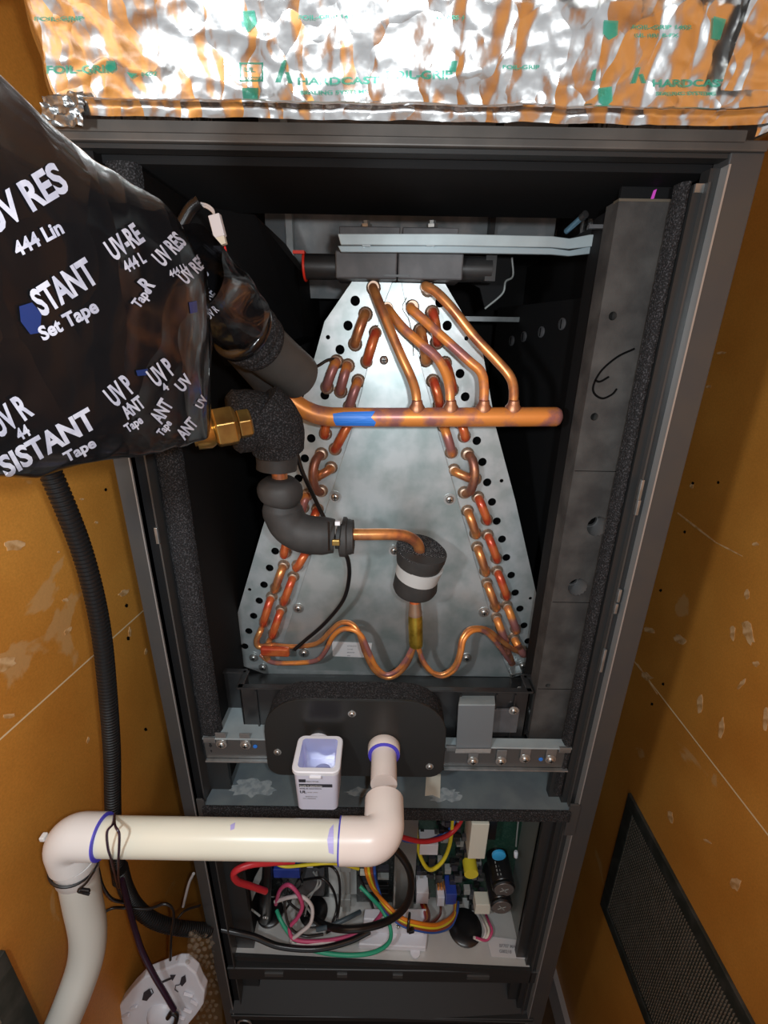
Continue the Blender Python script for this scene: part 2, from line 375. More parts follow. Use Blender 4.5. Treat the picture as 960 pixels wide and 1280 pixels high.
# long pale scrapes across the right wall
for a, b, w in (((847, 641), (895, 678), 4), ((895, 678), (928, 695), 3), ((797, 830), (822, 868), 3.5)):
    A, B = onr(*a), onr(*b); t = (B-A).normalized(); n = Vector((0, -t.z, t.y)); h = n*px(w, A.y, A.z)*.4
    MB().prism([A-h*.5, A+h*.5, (A+B)/2+h*.8, B+h*.4, B-h*.3, (A+B)/2-h*.8], (-.0006, 0, 0)).build('scrape', CHIP, wr)
MB().box(-.6, .7, -1.3, .95, -ZC-.02, -ZC).build('floor', FLOOR, kind='structure', label='dark board floor under the cabinet')
MB().box(-.6, .7, .9, .918, -ZC, WT).build('wall_back', WOOD, kind='structure', label='brown board wall behind the cabinet')
MB().box(-.6, .7, -1.3, .95, WT, WT+.02).build('ceiling', mat('ceiling_paint', (.6, .58, .55), .8), kind='structure', label='pale closet ceiling')
MB().box(XR-.014, XR, -.2, .89, -ZC, -ZC+.09).build('baseboard_right', mat('white_trim_paint', (.55, .50, .48), .5), kind='structure', label='pale baseboard at the foot of the right wall')

# return grille let into the right wall
def grille(name, corners, nrm, label, nb, nr, plane):
    P = [Vector(c) for c in corners]  # far top, near top, near bottom, far bottom
    nrm = Vector(nrm).normalized(); t = thing(name, P[3], label, 'vent')
    def q(a, b): return (P[0]*(1-a)+P[1]*a)*(1-b) + (P[3]*(1-a)+P[2]*a)*b
    la = (P[1]-P[0]).length; lb = (P[3]-P[0]).length; w = .026; wa, wb = w/la, w/lb
    for a0, a1, b0, b1 in ((0, 1, 0, wb), (0, 1, 1-wb, 1), (0, wa, wb, 1-wb), (1-wa, 1, wb, 1-wb)):
        MB().prism([q(a0, b0), q(a1, b0), q(a1, b1), q(a0, b1)], nrm*.006).build('frame_side', VENT, t, bevel=.001)
    MB().prism([q(wa, wb)+nrm*.0004, q(1-wa, wb)+nrm*.0004, q(1-wa, 1-wb)+nrm*.0004, q(wa, 1-wb)+nrm*.0004], nrm*.0006).build('backing', HOLE, t)
    for k in range(1, nb):        # long thin blades
        b = wb + (1-2*wb)*k/nb; hw = .28*(1-2*wb)/nb
        MB().prism([q(wa, b-hw)+nrm*.001, q(1-wa, b-hw)+nrm*.001, q(1-wa, b+hw)+nrm*.001, q(wa, b+hw)+nrm*.001], nrm*.0035).build('blade', VENTI, t)
    mb = MB()
    for k in range(1, nr):
        a = wa + (1-2*wa)*k/nr; hw = .18*(1-2*wa)/nr
        mb.prism([q(a-hw, wb)+nrm*.001, q(a+hw, wb)+nrm*.001, q(a+hw, 1-wb)+nrm*.001, q(a-hw, 1-wb)+nrm*.001], nrm*.0042)
    mb.build('cross_bars', VENT, t, kind='stuff'); return t
v0 = onr(789, 991); vb = onr(755, 1135).z
grille('return_grille', [(XR, v0.y, v0.z), (XR, -.42, v0.z), (XR, -.42, vb), (XR, v0.y-.01, vb)], (-1, 0, 0),
       'green-grey mesh return grille in the orange board wall right of the cabinet', 30, 130, None)
yy = lwp(2, 1190).y; zt = lwp(2, 1190).z
def lw(y, z): return (lwx(y), y, z)
grille('return_grille', [lw(-.44, zt+.005), lw(yy, zt+.005), lw(yy, zt-.32), lw(-.44, zt-.32)], (1, -.12, 0),
       'black grille at the lower left corner, on the brown wall below the white elbow', 30, 60, None)

# ------------------------------------------------------------------ cabinet
CB, CT = -1.68, .148
cab = thing('air_handler_cabinet', (.014, .27, CB), 'tall black steel air handler cabinet standing open between two orange board walls', 'cabinet')
LX0, LX1, RX0, RX1 = -.257, -.240, .259, .285
for nm, x0, x1 in (('outer_side_panel', LX0, LX0+.004), ('outer_side_panel', RX1-.004, RX1)): MB().box(x0, x1, .02, .55, CB, CT).build(nm, BLKMETAL, cab)
MB().box(LX0, RX1, .546, .55, CB, .45).build('back_panel', BLK, cab)
MB().box(LX0, RX1, .02, .17, CT-.004, CT).build('top_panel', BLKMETAL, cab)
MB().box(LX0, RX1, 0, .55, CB-.004, CB).build('base_panel', BLKMETAL, cab)
# posts: face, bright folded edge, inner flange
p = MB(); p.box(LX0, LX1, 0, .02, CB, CT-.012); p.build('front_post', POST, cab, bevel=.001)
MB().box(LX1-.0012, LX1, -.0012, .02, CB, CT-.012).build('folded_edge', EDGE, cab)
MB().box(LX1, -.229, .008, .02, CB, CT-.012).build('post_recess', BLK, cab)
MB().box(-.2292, -.2275, .004, .026, CB, CT-.03).build('inner_lip', POST, cab)
p = MB(); p.box(RX0, RX1, 0, .02, CB, CT-.012); p.build('front_post', POST, cab, bevel=.001)
MB().box(RX0-.0002, RX0+.0014, -.0014, .02, CB, CT-.02).build('folded_edge', EDGE, cab)
MB().box(.251, RX0, .008, .02, CB, CT-.02).build('post_recess', BLKMETAL, cab)
MB().box(.2495, .2512, .004, .026, CB, CT-.03).build('inner_lip', POST, cab)
MB().box(.242, .2495, .010, .026, CB, CT-.03).build('inner_flange', BLKMETAL, cab)
MB().box(.2425, .2545, .0085, .0105, CT-.036, CT-.030).build('corner_clip', ZINC, cab)
# lintel
MB().box(-.25, RX1, -.002, .022, CT-.012, CT-.005).build('lintel', LINTEL, cab, bevel=.001)
MB().box(-.25, RX1-.02, -.004, .0, CT-.007, CT).build('lintel_cap', LINTEL, cab)
MB().box(LX1, RX0, .002, .014, CT-.0155, CT-.0125).build('lintel_lip', BLKMETAL, cab)
MB().box(LX1, RX0, .02, .17, CT-.02, CT-.006).build('ceiling_liner', BLK, cab)
# black side liners, narrowing towards the back
MB().hexa([(-.252, .03, CB), (-.205, .03, CB), (-.195, .54, CB), (-.252, .54, CB), (-.252, .03, CT-.02), (-.205, .03, CT-.02), (-.195, .54, CT-.02), (-.252, .54, CT-.02)]).build('side_liner', BLK, cab)
MB().hexa([(.262, .07, CB), (.28, .07, CB), (.28, .54, CB), (.262, .54, CB), (.262, .07, CT-.02), (.28, .07, CT-.02), (.28, .54, CT-.02), (.262, .54, CT-.02)]).build('side_liner', BLK, cab)
# diagonal insulation wedges in the upper corners
MB().prism([at(232, 255, .1), at(318, 268, .2), at(372, 335, .3), at(380, 420, .3), at(250, 470, .15)], (0, .2, 0)).build('corner_wedge', BLK, cab)
# foam strip beside the left post, and foam bead on the right
mb = MB()
def strip(x0, x1, y0, z0, z1, n=150, amp=.0012):
    vs = []; fs = []; K = 7
    for i in range(n+1):
        z = z0+(z1-z0)*i/n
        for k in range(K):
            a = PI*k/(K-1); x = (x0+x1)/2 - math.cos(a)*(x1-x0)/2; y = y0+.010 - math.sin(a)**.6*.012
            d = noise.noise(Vector((x*220, y*220, z*220)))*amp
            vs.append((x, y-d, z))
    for i in range(n):
        for k in range(K-1): fs.append((i*K+k, i*K+k+1, (i+1)*K+k+1, (i+1)*K+k))
    return MB().add(vs, fs)
strip(-.2265, -.200, .014, -.50, CT-.02).build('foam_strip', FOAM, cab, smooth=True)
strip(.2325, .2425, .012, -.56, .12).build('foam_bead', FOAM, cab, smooth=True)
MB().box(-.2275, -.20, .022, .03, CB, -.50).build('inner_return', BLKMETAL, cab)
MB().box(.228, .2425, .018, .028, CB, -.50).build('inner_return', BLKMETAL, cab)
# latch clips on the lips
for u, v, h in ((197, 669, 22), (800, 612, 26), (796, 634, 20), (773, 744, 18), (769, 760, 14), (753, 825, 34)):
    a = at(u, v, .003); hh = px(h, .003, a.z)/2; MB().box(a.x-.0016, a.x+.0016, .0005, .004, a.z-hh, a.z+hh).build('clip', ZINC, cab, bevel=.0005)
# magenta inspection marks near the upper right corner
for u, v, s, y_ in ((817, 243, 1, .055), (842, 251, .8, .031)):
    a = at(u, v, y_); MB().prism([(a.x-.0018, a.y, a.z-.004*s), (a.x+.001, a.y, a.z-.003*s), (a.x+.002, a.y, a.z+.004*s), (a.x-.0005, a.y, a.z+.003*s)], (0, .0006, 0)).build('magenta_mark', MAG, cab)
MB().box(.205, .262, .0562, .060, .118, .135).build('corner_liner', BLK, cab)
# upper back: grey inner sheet and ledge glimpsed behind the coil
mb = MB(); mb.box(-.19, .02, .40, .404, .06, .32); mb.build('inner_back_sheet', mat('dusty_grey_sheet', (.17, .19, .20), .5, .3, vary=(18, (.30, .30, .30), .46, .62)), cab); mb = MB(); mb.box(.02, .26, .40, .404, .14, .32); mb.build('inner_back_sheet', mat('dusty_grey_sheet', (.17, .19, .20), .5, .3, vary=(18, (.30, .30, .30), .46, .62)), cab)
MB().box(-.155, -.145, .38, .40, .06, .30).build('back_sheet_fold', GALV, cab)
MB().box(.155, .163, .38, .40, .06, .30).build('back_sheet_fold', BLKMETAL, cab)
# louvre-like pressed discs on the inner right partition
part = MB(); part.hexa([(.255, .13, -.5), (.262, .13, -.5), (.190, .40, -.5), (.183, .40, -.5), (.255, .13, .05), (.262, .13, .05), (.190, .40, .05), (.183, .40, .05)])
part.build('inner_partition', BLK, cab)
pn = Vector((-.27, -.072, 0)).normalized()
def onpart(u, v):
    o = Vector((.2545, .13, 0)); d = ray(u, v); return CAM + d*((o-CAM).dot(pn)/d.dot(pn))
for u, v, r in ((741, 394, 6.5), (703, 405, 5.5), (677, 415, 5), (655, 421, 4), (640, 426, 4)):
    c = onpart(u, v)
    mb = MB(); mb.lathe(c, pn, [(0, .0075), (.0012, .0075), (.002, .0060), (.002, 0)], 18); mb.mi = 1; mb.obox(c+pn*.0022, Vector((0, 0, .0055)), pn*.0003, pn.cross(Vector((0, 0, 1)))*.0008); mb.build('knockout_disc', [PLASTG, HOLE], cab, smooth=True)
# lower crossbars of the cabinet
def rail(name, pts4, y0, y1, m, **k):     # quad in pixels at face depth y0
    P = [at(u, v, y0) for u, v in pts4]; return MB().prism(P, (0, y1-y0, 0)).build(name, m, cab, **k)
MB().box(-.245, .262, .004, .024, -.982, -.951).build('lower_rail', BLKMETAL, cab, bevel=.0015)
for x, w in ((-.165, .015), (-.055, .008), (.035, .008), (.165, .018)):
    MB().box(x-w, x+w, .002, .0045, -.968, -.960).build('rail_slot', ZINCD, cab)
MB().box(-.245, .262, .020, .034, -1.015, -.984).build('lower_rail', mat('green_black_steel', (.012, .022, .021), .5), cab, bevel=.0015)
MB().prism([(-.245, -.004, -1.062), (-.24, .06, -1.010), (.26, .06, -1.030), (.27, -.004, -1.082)], (0, .002, -.004)).build('sloping_cover', BLKMETAL, cab)
MB().box(-.245, .268, .004, .012, CB, -1.085).build('lower_panel', BLK, cab)
MB().box(-.245, .268, -.003, .010, -1.086, -1.074).build('lower_rail', BLKMETAL, cab, bevel=.001)
MB().tube([(-.225+.011*math.cos(a*PI/8), .0, -1.105+.011*math.sin(a*PI/8)) for a in range(17)], .0018, 6).build('wire_ring', ZINC, cab, smooth=True)
# inner side walls of the control compartment
MB().box(-.232, -.222, .03, .30, -.94, -.60).build('compartment_side', mat('compartment_grey', (.19, .21, .20), .45, .3), cab)
MB().box(.236, .246, .03, .30, -.94, -.60).build('compartment_side', MATS['compartment_grey'], cab)
MB().box(-.225, .240, .30, .304, -.94, -.56).build('compartment_back', BLKMETAL, cab)
MB().box(.228, .240, .024, .028, -.885, -.60).build('compartment_flange', MATS['compartment_grey'], cab)
MB().box(-.226, -.212, .024, .028, -.90, -.60).build('compartment_flange', MATS['compartment_grey'], cab)
cc = at(684, 1085, .018)
mb = MB(); mb.cyl(cc+Vector((0, 0, .008)), cc+Vector((0, 0, .001)), .0032, .0036, 12); mb.mi = 1; mb.cyl(cc+Vector((0, 0, .001)), cc-Vector((0, 0, .004)), .0042, .0038, 12)
mb.build('indicator_stub', [WHITEP, mat('pale_pink', (.6, .30, .32), .5)], cab, smooth=True, label='small white and pink stub on the right flange')

# insulated block along the right side, with port holes
blk = thing('insulated_side_block', (.22, .05, -.49), 'tall dusty black insulation board with two round ports and a handwritten E', 'panel')
bx0, bx1, by = .195, .2425, .034
ports = [(747, 658, .0115), (722, 734, .0110)]; pins = [(766, 395, .0038), (743, 521, .0038), (685, 857, .003)]
hl = [(at(u, v, by), r) for u, v, r in ports+pins]
ol = [Vector((bx0, by, -.49)), Vector((bx1+.01, by, -.49)), Vector((bx1+.01, by, .113)), Vector((bx0, by, .113))]
plate_with_holes('board', ol, hl, by+.012, .024, BLOCK, blk)
MB().box(bx0+.004, bx1+.008, by+.0245, by+.06, -.485, .111).build('board_core', BLK, blk)
MB().box(bx0-.0004, bx1+.01, by-.0006, by+.01, .1115, .1135).build('top_seam', mat('brown_edge_tape', (.09, .075, .055), .6), blk)
for (c, r) in hl[:2]:
    mb = MB(); n = 24; vs = []; fs = []
    for j, (d, rr) in enumerate(((0, r), (.004, r*.95), (.018, r*.72), (.018, r*.60), (.0235, r*.58), (.0238, 0.0001))):
        for k in range(n): a = 2*PI*k/n; vs.append((c.x+rr*math.cos(a), by+d, c.z+rr*math.sin(a)))
    for j in range(5):
        for k in range(n): fs.append((j*n+k, j*n+(k+1) % n, (j+1)*n+(k+1) % n, (j+1)*n+k))
    mb.add(vs, fs).build('port', mat('port_rubber', (.10, .10, .10), .45), blk, smooth=True)
    MB().lathe((c.x-r*.12, by+.0172, c.z+r*.12), (0, -1, 0), [(0, r*.52), (.0008, r*.50), (.0009, 0)], 20).build('port_shade_disc', HOLE, blk)  # dark disc set up-left, painting the shade inside the hollow port
# handwritten E
E1 = [(793, 436), (772, 446), (752, 463), (742, 481), (743, 492), (753, 498), (765, 493), (771, 486)]
E2 = [(743, 475), (750, 477), (761, 471)]
for L in (E1, E2):
    MB().tube(pth(L, by-.0003, 6), .0010, 6, sy=1).build('pen_stroke', HOLE, blk, smooth=True)
for z in (-.124, -.28, -.405): MB().box(bx0+.001, bx1+.008, by-.0003, by+.001, z-.0003, z+.0003).build('score_line', HOLE, blk)

# ------------------------------------------------------------------ foil duct
duct = thing('foil_taped_duct', (.02, .2, .15), 'crumpled shiny aluminium foil tape covering the duct above the cabinet', 'duct')
def crump(x, z, s=1, amp=.0032):
    q = Vector((x*11*s, z*16*s, 3.1)); a = abs(noise.noise(q)); b = abs(noise.noise(q*2.1+Vector((5, 1, 0)))); c = abs(noise.noise(q*4.6+Vector((0, 9, 0))))
    d = abs(noise.noise(Vector((x*34, z*7, 7.0))))
    return amp*(2.0*a + 1.3*b + .62*c + 1.1*d)
fx0 = at(34, 60, -.02).x
def foilf(i, j):
    x = fx0 + (.285-fx0)*i + .0; z = .1530 + .16*j
    y = -.014 - crump(x, z) - .26*min(z-.153, .075)
    if i < .02: y += (.02-i)*.9
    if x < fx0+.03: x += .005*noise.noise(Vector((z*40, 0, 0)))
    return (x, y, z)
fo = MB().grid(foilf, 330, 110).build('foil_sheet', FOILM, duct, smooth=True)
def hemf(i, j):
    x = -.238 + (.275+.238)*i; z = .1445 + .010*j + .0012*noise.noise(Vector((x*25, 1, 0)))
    if i > .93: z += (i-.93)*.03
    return (x, -.0185 - .45*crump(x+3, z, 1.6) - .003*math.exp(-((j-.8)/.18)**2) - .002*noise.noise(Vector((x*60, 0, 3))), z)
MB().grid(hemf, 320, 14).build('foil_hem', FOILM, duct, smooth=True)
def topf(i, j):
    x = fx0 + (.262-fx0)*i; z0 = .2035 + .0016*noise.noise(Vector((x*40, 5, 0))) + .0008*noise.noise(Vector((x*150, 5, 0)))
    return (x, -.0305 - .9*crump(x+1, z0+j*.06, 1.5) - .0015*(1-j), z0 + .07*j)
MB().grid(topf, 330, 40).build('upper_foil_strip', FOILM, duct, smooth=True)
def endf(i, j):
    x = .226 + .08*i + .002*noise.noise(Vector((j*8, 0, 1))); z = .162 + .12*j
    return (x, -.0225 - 1.3*crump(x+2, z, 1.3) - .26*(z-.162), z)
MB().grid(endf, 60, 80).build('corner_foil_patch', FOILM, duct, smooth=True)
def flap(i, j):
    x = .262 + .03*i; z = .139 + .02*j; return (x, -.016 - crump(x, z, 2) - .006*i, z + .004*math.sin(i*3))
MB().grid(flap, 24, 20).build('torn_foil_flap', FOILM, duct, smooth=True)
for b_ in ((fx0+.006, .29, -.012, -.006), (fx0+.006, .29, .552, .556), (fx0+.006, fx0+.010, -.006, .552), (.286, .29, -.006, .552)):
    MB().box(*b_, .150, .45).build('duct_wall', FOILM, duct)
def lflap(i, j):
    P = at(52+i*52, 120+j*38-i*6*(1-j), -.024); d = noise.noise(Vector((i*5, j*5, 2)))*.004; return (P.x, P.y-d, P.z+d*.3)
MB().grid(lflap, 22, 18).build('loose_foil_corner', mat('grey_tape_strip', (.30, .31, .31), .25, .85, bump=(90, .4, .002)), duct, smooth=True)
ft = bvh(fo)
G = dict(m=GREENINK, parent=duct, lift=.0012)
for s, u, v, c, q in (('FOIL-GRIP', 57, 92, 10, 1.35), ('FOIL-GRIP', 482, 98, 10, 1.35), ('HARDCAST', 371, 106, 9, 1.6), ('HARDCAST', 815, 108, 9, 1.5),
                   ('FOIL-GRIP 1402', 790, 36, 5, 1.6), ('UL 181 B-FX', 795, 46, 4.5, 1.6), ('FOIL-GRIP 1402', 372, 24, 5, 1.6), ('LISTED', 306, 100, 4, 1.4), ('UL', 305, 90, 6, 1.3),
                   ('SEALING SYSTEMS', 375, 118, 4.5, 1.7), ('SEALING SYSTEMS', 820, 119, 4.5, 1.5), ('FOIL-GRIP', 628, 86, 5, 1.5), ('CLASS 1', 545, 24, 5, 1.5), ('FOIL-GRIP', 42, 26, 5, 2.0), ('1402', 175, 95, 5, 1.5)):
    print_text(ft, s, u, v, c, 1 if u < 400 else 0, squeeze=q, bold=.03, step=.1, **G)
for poly in ([(299, 78), (329, 78), (329, 80), (299, 80)], [(299, 100), (329, 100), (329, 102), (299, 102)], [(299, 78), (301, 78), (301, 102), (299, 102)], [(327, 78), (329, 78), (329, 102), (327, 102)],
             [(353, 75), (358, 75), (351, 103), (344, 103)], [(356, 90), (361, 90), (366, 104), (360, 104)],
             [(796, 84), (801, 84), (795, 104), (789, 104)], [(799, 93), (804, 92), (808, 104), (803, 104)],
             [(298, 14), (318, 13), (321, 30), (310, 41), (302, 34)], [(302, 110), (322, 110), (322, 124), (313, 131), (304, 125)],
             [(133, 76), (144, 76), (145, 86), (138, 91), (132, 86)], [(158, 90), (172, 92), (164, 98)], [(755, 25), (773, 26), (772, 44), (762, 50), (754, 42)],
             [(748, 110), (765, 108), (766, 126), (757, 134), (749, 128)], [(742, 88), (746, 86), (744, 101), (738, 101)], [(560, 76), (572, 76), (570, 90), (562, 90)], [(892, 20), (908, 24), (900, 50), (890, 48)]):
    print_poly(ft, poly, step=4, **G)

# ------------------------------------------------------------------ tape-wrapped line set bundle
SEC = [(-260, -120, 640, -.262, .046), (-120, -30, 612, -.25, .044), (-60, 22, 598, -.243, .043), (0, 76, 589, -.234, .040), (50, 127, 586, -.222, .037), (110, 190, 579, -.203, .033), (160, 220, 571, -.182, .029),
       (205, 247, 560, -.158, .025), (235, 280, 553, -.138, .021), (254, 322, 549, -.122, .016), (260, 352, 546, -.116, .010), (262, 380, 540, -.112, .004)]
def secat(s):
    s = s*(len(SEC)-1); i = min(int(s), len(SEC)-2); t = s-i
    g = [SEC[max(i-1, 0)], SEC[i], SEC[i+1], SEC[min(i+2, len(SEC)-1)]]
    return [.5*((2*b)+(c-a)*t+(2*a-5*b+4*c-d)*t*t+(3*b-a-3*c+d)*t**3) for a, b, c, d in zip(*g)]
def bund(i, j):
    u, vt, vb_, yc, th = secat(i); A = at(u, vt, yc); B = at(u, vb_, yc); C = (A+B)/2; H = (A-B)/2; a = 2*PI*j
    ca, sa = math.cos(a), math.sin(a); sb = math.copysign(abs(sa)**.9, sa)
    P = C + H*ca + Vector((.25, -1, 0)).normalized()*th*sb
    n = (H.normalized()*ca + Vector((0, -1, 0))*sb).normalized()
    w = P.x*.8 + P.z*.6; q = Vector((P.x*13, P.z*9, P.y*10))
    k_ = .75 + .9*max(0, i-.3)
    d = .0060*(1-2*abs(noise.noise(q*.8))) + k_*.0046*(1-2*abs(noise.noise(q*1.9+Vector((3, 0, 0))))) + k_*.0013*(1-2*abs(noise.noise(q*4.0))) - .0030
    d += .0010*math.sin(w*70+3*noise.noise(q))*min(1, max(0, i-.45)*3)
    fade = min(1, (1-i)*14)
    return P + n*(d-.004)*fade
bd = thing('line_set_bundle', at(60, 588, -.2), 'large crumpled black tape-wrapped refrigerant line bundle with white print crossing the upper left', 'pipe bundle')
bo = MB().grid(bund, 300, 200).build('tape_wrap', TAPE, bd, smooth=True)
bt = bvh(bo)
B = dict(m=TAPEINK, parent=bd)
for s, u, v, c, a, q, cl in (
    ('UV RES', -10, 294, 40, 31, 113, None), ('444 Lin', 23, 321, 19, 28, 66, (0, 84)), ('STANT', 53, 395, 35, 32, 84, None), ('Set Tape', 54, 426, 18, 28, 80, None),
    ('UV-RE', 143, 326, 27, 34, 46, None), ('444 L', 159, 341, 15, 30, 29, None), ('UV RES', 204, 334, 22, 46, 42, None), ('444 Li', 214, 347, 9, 28, 22, None),
    ('UV RES', 233, 356, 17, 45, 38, None), ('UV R', -2, 548, 32, 35, 54, (-60, 44)), ('44', 25, 551, 15, 30, 17, None), ('SISTANT', 8, 597, 27, 29.5, 132, None), ('Tape', 84, 578, 13, 29, 43, None),
    ('UV P', 144, 509, 26, 40, 34, None), ('4', 161, 513, 9, 38, 6, None), ('ANT', 160, 524, 17, 37, 29, None), ('Tape', 160, 541, 11, 34, 24, None),
    ('UV P', 196, 484, 24, 38, 31, None), ('4', 207, 490, 10, 40, 7, None), ('ANT', 202, 530, 18, 59, 29, None), ('Tape', 203, 546, 10, 54, 21, None),
    ('UV', 228, 491, 15, 48, 20, None), ('UV', 252, 512, 10, 60, 16, None), ('ANT', 231, 550, 15, 50, 27, None), ('Tape', 174, 386, 13, 54, 28, None), ('R', 186, 366, 20, 50, 12, None)):
    print_text(bt, s, u, v, c, a, squeeze=q, bold=.036, step=.12, lift=.0008, clip=cl, **B)
for poly in ([(24, 383), (40, 378), (52, 392), (50, 416), (38, 418), (26, 402)], [(170, 463), (185, 461), (183, 469), (172, 470)], [(236, 378), (246, 376), (247, 390), (238, 392)]):
    print_poly(bt, poly, BLUEINK, bd, 'blue_smear', lift=.0007)
# narrowing neck of the wrap
nk0, nk1 = at(226, 338, -.105), at(296, 396, -.045)
def neck(i, j):
    P = nk0.lerp(nk1, i); ax = (nk1-nk0).normalized(); a = ax.cross(Vector((0, -1, 0))).normalized(); b = a.cross(ax); th = 2*PI*j
    r = .029-.003*i + .0032*noise.noise(P*40+Vector((math.cos(th)*2, math.sin(th)*2, i*3)))
    return P + (a*math.cos(th)+b*math.sin(th))*r
no = MB().grid(neck, 70, 48).build('neck_wrap', TAPE, bd, smooth=True)
ntree = bvh(no)
for s, u, v, c, a in (('UV-RE', 252, 388, 13, 50), ('UV R', 262, 400, 10, 45), ('UV RES', 240, 368, 14, 50)): print_text(ntree, s, u, v, c, a, squeeze=.55, bold=.028, **B)

# foam sleeve of the suction line
sv = thing('suction_foam_sleeve', at(371, 471, .05), 'grey foam pipe sleeve running from the taped bundle to the thick copper header', 'pipe insulation')
a0, a1 = at(292, 402, -.03), at(372, 470, .045)
ax = (a1-a0).normalized(); r0 = .0225
def sleeve(i, j, A, Bp, r, seed, am=.0006):
    P = A.lerp(Bp, i); ax = (Bp-A).normalized(); a = ax.cross(Vector((0, -1, 0))).normalized(); b = a.cross(ax); th = 2*PI*j
    return P + (a*math.cos(th)+b*math.sin(th))*(r + am*noise.noise(P*40+Vector((math.cos(th), math.sin(th), seed))))
MB().grid(lambda i, j: sleeve(i, j, a0, a1, r0, 1), 40, 40).build('sleeve', FOAMG, sv, smooth=True)
MB().lathe(a1, -ax, [(0, .010), (-.0006, .0215), (.001, r0-.0002), (.004, r0-.001)], 32).build('sleeve_end', FOAMT, sv, smooth=True)
for k, (t, r) in enumerate(((.10, .0278), (.21, .0272), (.32, .0256))):
    c = a0.lerp(a1, t-.06); MB().lathe(c, ax, [(0, .02), (.0008, r-.002), (.003, r), (.008, r), (.0105, r-.002), (.011, .02)], 36).build('tape_ring', FOAM if k else TAPE, sv, smooth=True)
b0, b1 = at(300, 425, .03), at(352, 490, .075)
MB().grid(lambda i, j: sleeve(i, j, b0, b1, .021, 4), 30, 32).build('lower_sleeve', FOAMS, sv, smooth=True)

# white cable connector behind the bundle
cn = thing('cable_connector', at(275, 300, -.02), 'small white cable connector standing up behind the taped bundle', 'connector')
MB().tube(pth([(225, 285), (238, 262), (250, 252)], -.02), .0045, 12).build('cable_sheath', BLKW, cn, smooth=True)
for o in (0, 3): MB().tube(pth([(249, 254+o), (258, 256+o), (266, 262+o), (268, 272)], -.02), .0009, 6).build('wire', WHW, cn, smooth=True)
c0, c1 = at(268, 268, -.02), at(279, 310, -.02); d = c1-c0
MB().obox(c0+d*.35, Vector((.0042, 0, .001)), (0, .003, 0), d*.33).build('plug_body', WHITEP, cn, bevel=.0006)
MB().obox(c0+d*.78, Vector((.0034, 0, .001)), (0, .0025, 0), d*.14).build('plug_tail', CERAM, cn, bevel=.0005)
MB().tube(pth([(281, 308), (284, 325), (286, 350)], -.02), .0008, 6).build('red_lead', REDW, cn, smooth=True)

# ------------------------------------------------------------------ evaporator coil
YC = .13
coil = thing('evaporator_coil', at(485, 835, .2), 'galvanised A-shaped evaporator coil with copper return bends and header pipe', 'coil')
OUT = [(440, 352), (405.6, 402), (381.5, 489), (366, 545), (328, 660), (293, 780), (291.6, 827), (305, 833), (330, 842), (642, 846), (679, 838), (681, 790), (644, 625), (620, 535), (602, 432), (556.5, 355)]
BIGH = [(444, 376), (435, 407), (425, 437), (406, 494), (389, 548), (381, 573), (373, 598), (344, 689), (337, 710), (330, 731), (324, 751), (317, 770), (311, 789), (306, 808),
        (550, 378), (559, 407), (575, 467), (581.5, 496), (596, 551), (603, 577.5), (609, 603), (615, 627.5), (621, 651.5), (627.5, 674), (633, 697), (639, 719), (644, 741), (650, 761), (655, 782), (660, 801.5), (665, 821)]
SMH = [(410, 421.5), (312, 737), (583, 423), (627, 601), (663, 748)]
plate_with_holes('end_plate', [at(u, v, YC) for u, v in OUT], [(at(u, v, YC), .0053) for u, v in BIGH] + [(at(u, v, YC), .0024) for u, v in SMH], YC+.0006, .0012, GALV, coil)
CP = [(490, 353), (478, 385), (440, 536), (357, 793), (346, 836), (638, 846), (628, 822), (547, 536), (508, 385), (502, 353)]
MB().prism([at(u, v, YC-.0032) for u, v in CP], (0, .0024, 0)).build('delta_plate', GALVD, coil, bevel=.0004)
MB().box(at(335, 838, YC).x, at(650, 846, YC).x, YC-.004, YC+.004, at(480, 850, YC).z-.012, at(480, 849, YC).z-.002).build('base_flange', BLKMETAL, coil)
# finned slabs behind the plate, leaning together
for sgn, (tu, bu0, bu1) in ((-1, (455, 300, 380)), (1, (545, 600, 672))):
    t = at(tu, 362, YC+.01); b0_, b1_ = at(bu0, 828, YC+.01), at(bu1, 830, YC+.01)
    MB().prism([t+Vector((-.015, 0, 0)), t+Vector((.015, 0, 0)), b1_, b0_], (0, .27, 0)).build('fin_block', HOLE, coil)  # near-black colour paints the darkness seen through the plate holes
MB().prism([at(444, 362, .405), at(300, 830, .405), at(672, 832, .405), at(552, 362, .405)], (0, .002, 0)).build('rear_plate', GALV, coil)
# return bends: socket on the plate, half loop standing proud
UB = [((457, 393), (444, 430), 0), ((470, 416), (459, 452), 1), ((421, 452), (409, 484), 3), ((435, 457), (426, 489), 3), ((448, 476), (437, 508), 3), ((411, 520), (407, 542), 1), ((441, 520), (419, 561), 1),
      ((384, 618), (379, 634), 3), ((397, 636), (390, 655), 1), ((361, 670), (357, 690), 1), ((383, 688), (372, 706), 1), ((355, 706), (345, 734), 2), ((367, 720), (356, 750), 1),
      ((340, 745), (331, 776), 1), ((352, 761), (342, 791), 1),
      ((540, 391), (546, 428), 1), ((525, 413), (532, 450), 2), ((556, 454), (565, 487), 1), ((541, 476), (549, 506), 1), ((554, 532), (564, 565), 3), ((575, 528), (580, 545), 1),
      ((597, 621), (608, 649), 1), ((584, 638), (594, 666), 2), ((609, 668), (620, 697), 1), ((596, 683), (606, 713), 2), ((621, 713), (632, 743), 1), ((608, 728), (619, 757), 2),
      ((633, 756), (644, 785), 3), ((620, 771), (630, 798), 3), ((642, 796), (652, 812), 3)]
CM = [COPPERO, COPPERR, COPPERO, COPPER]
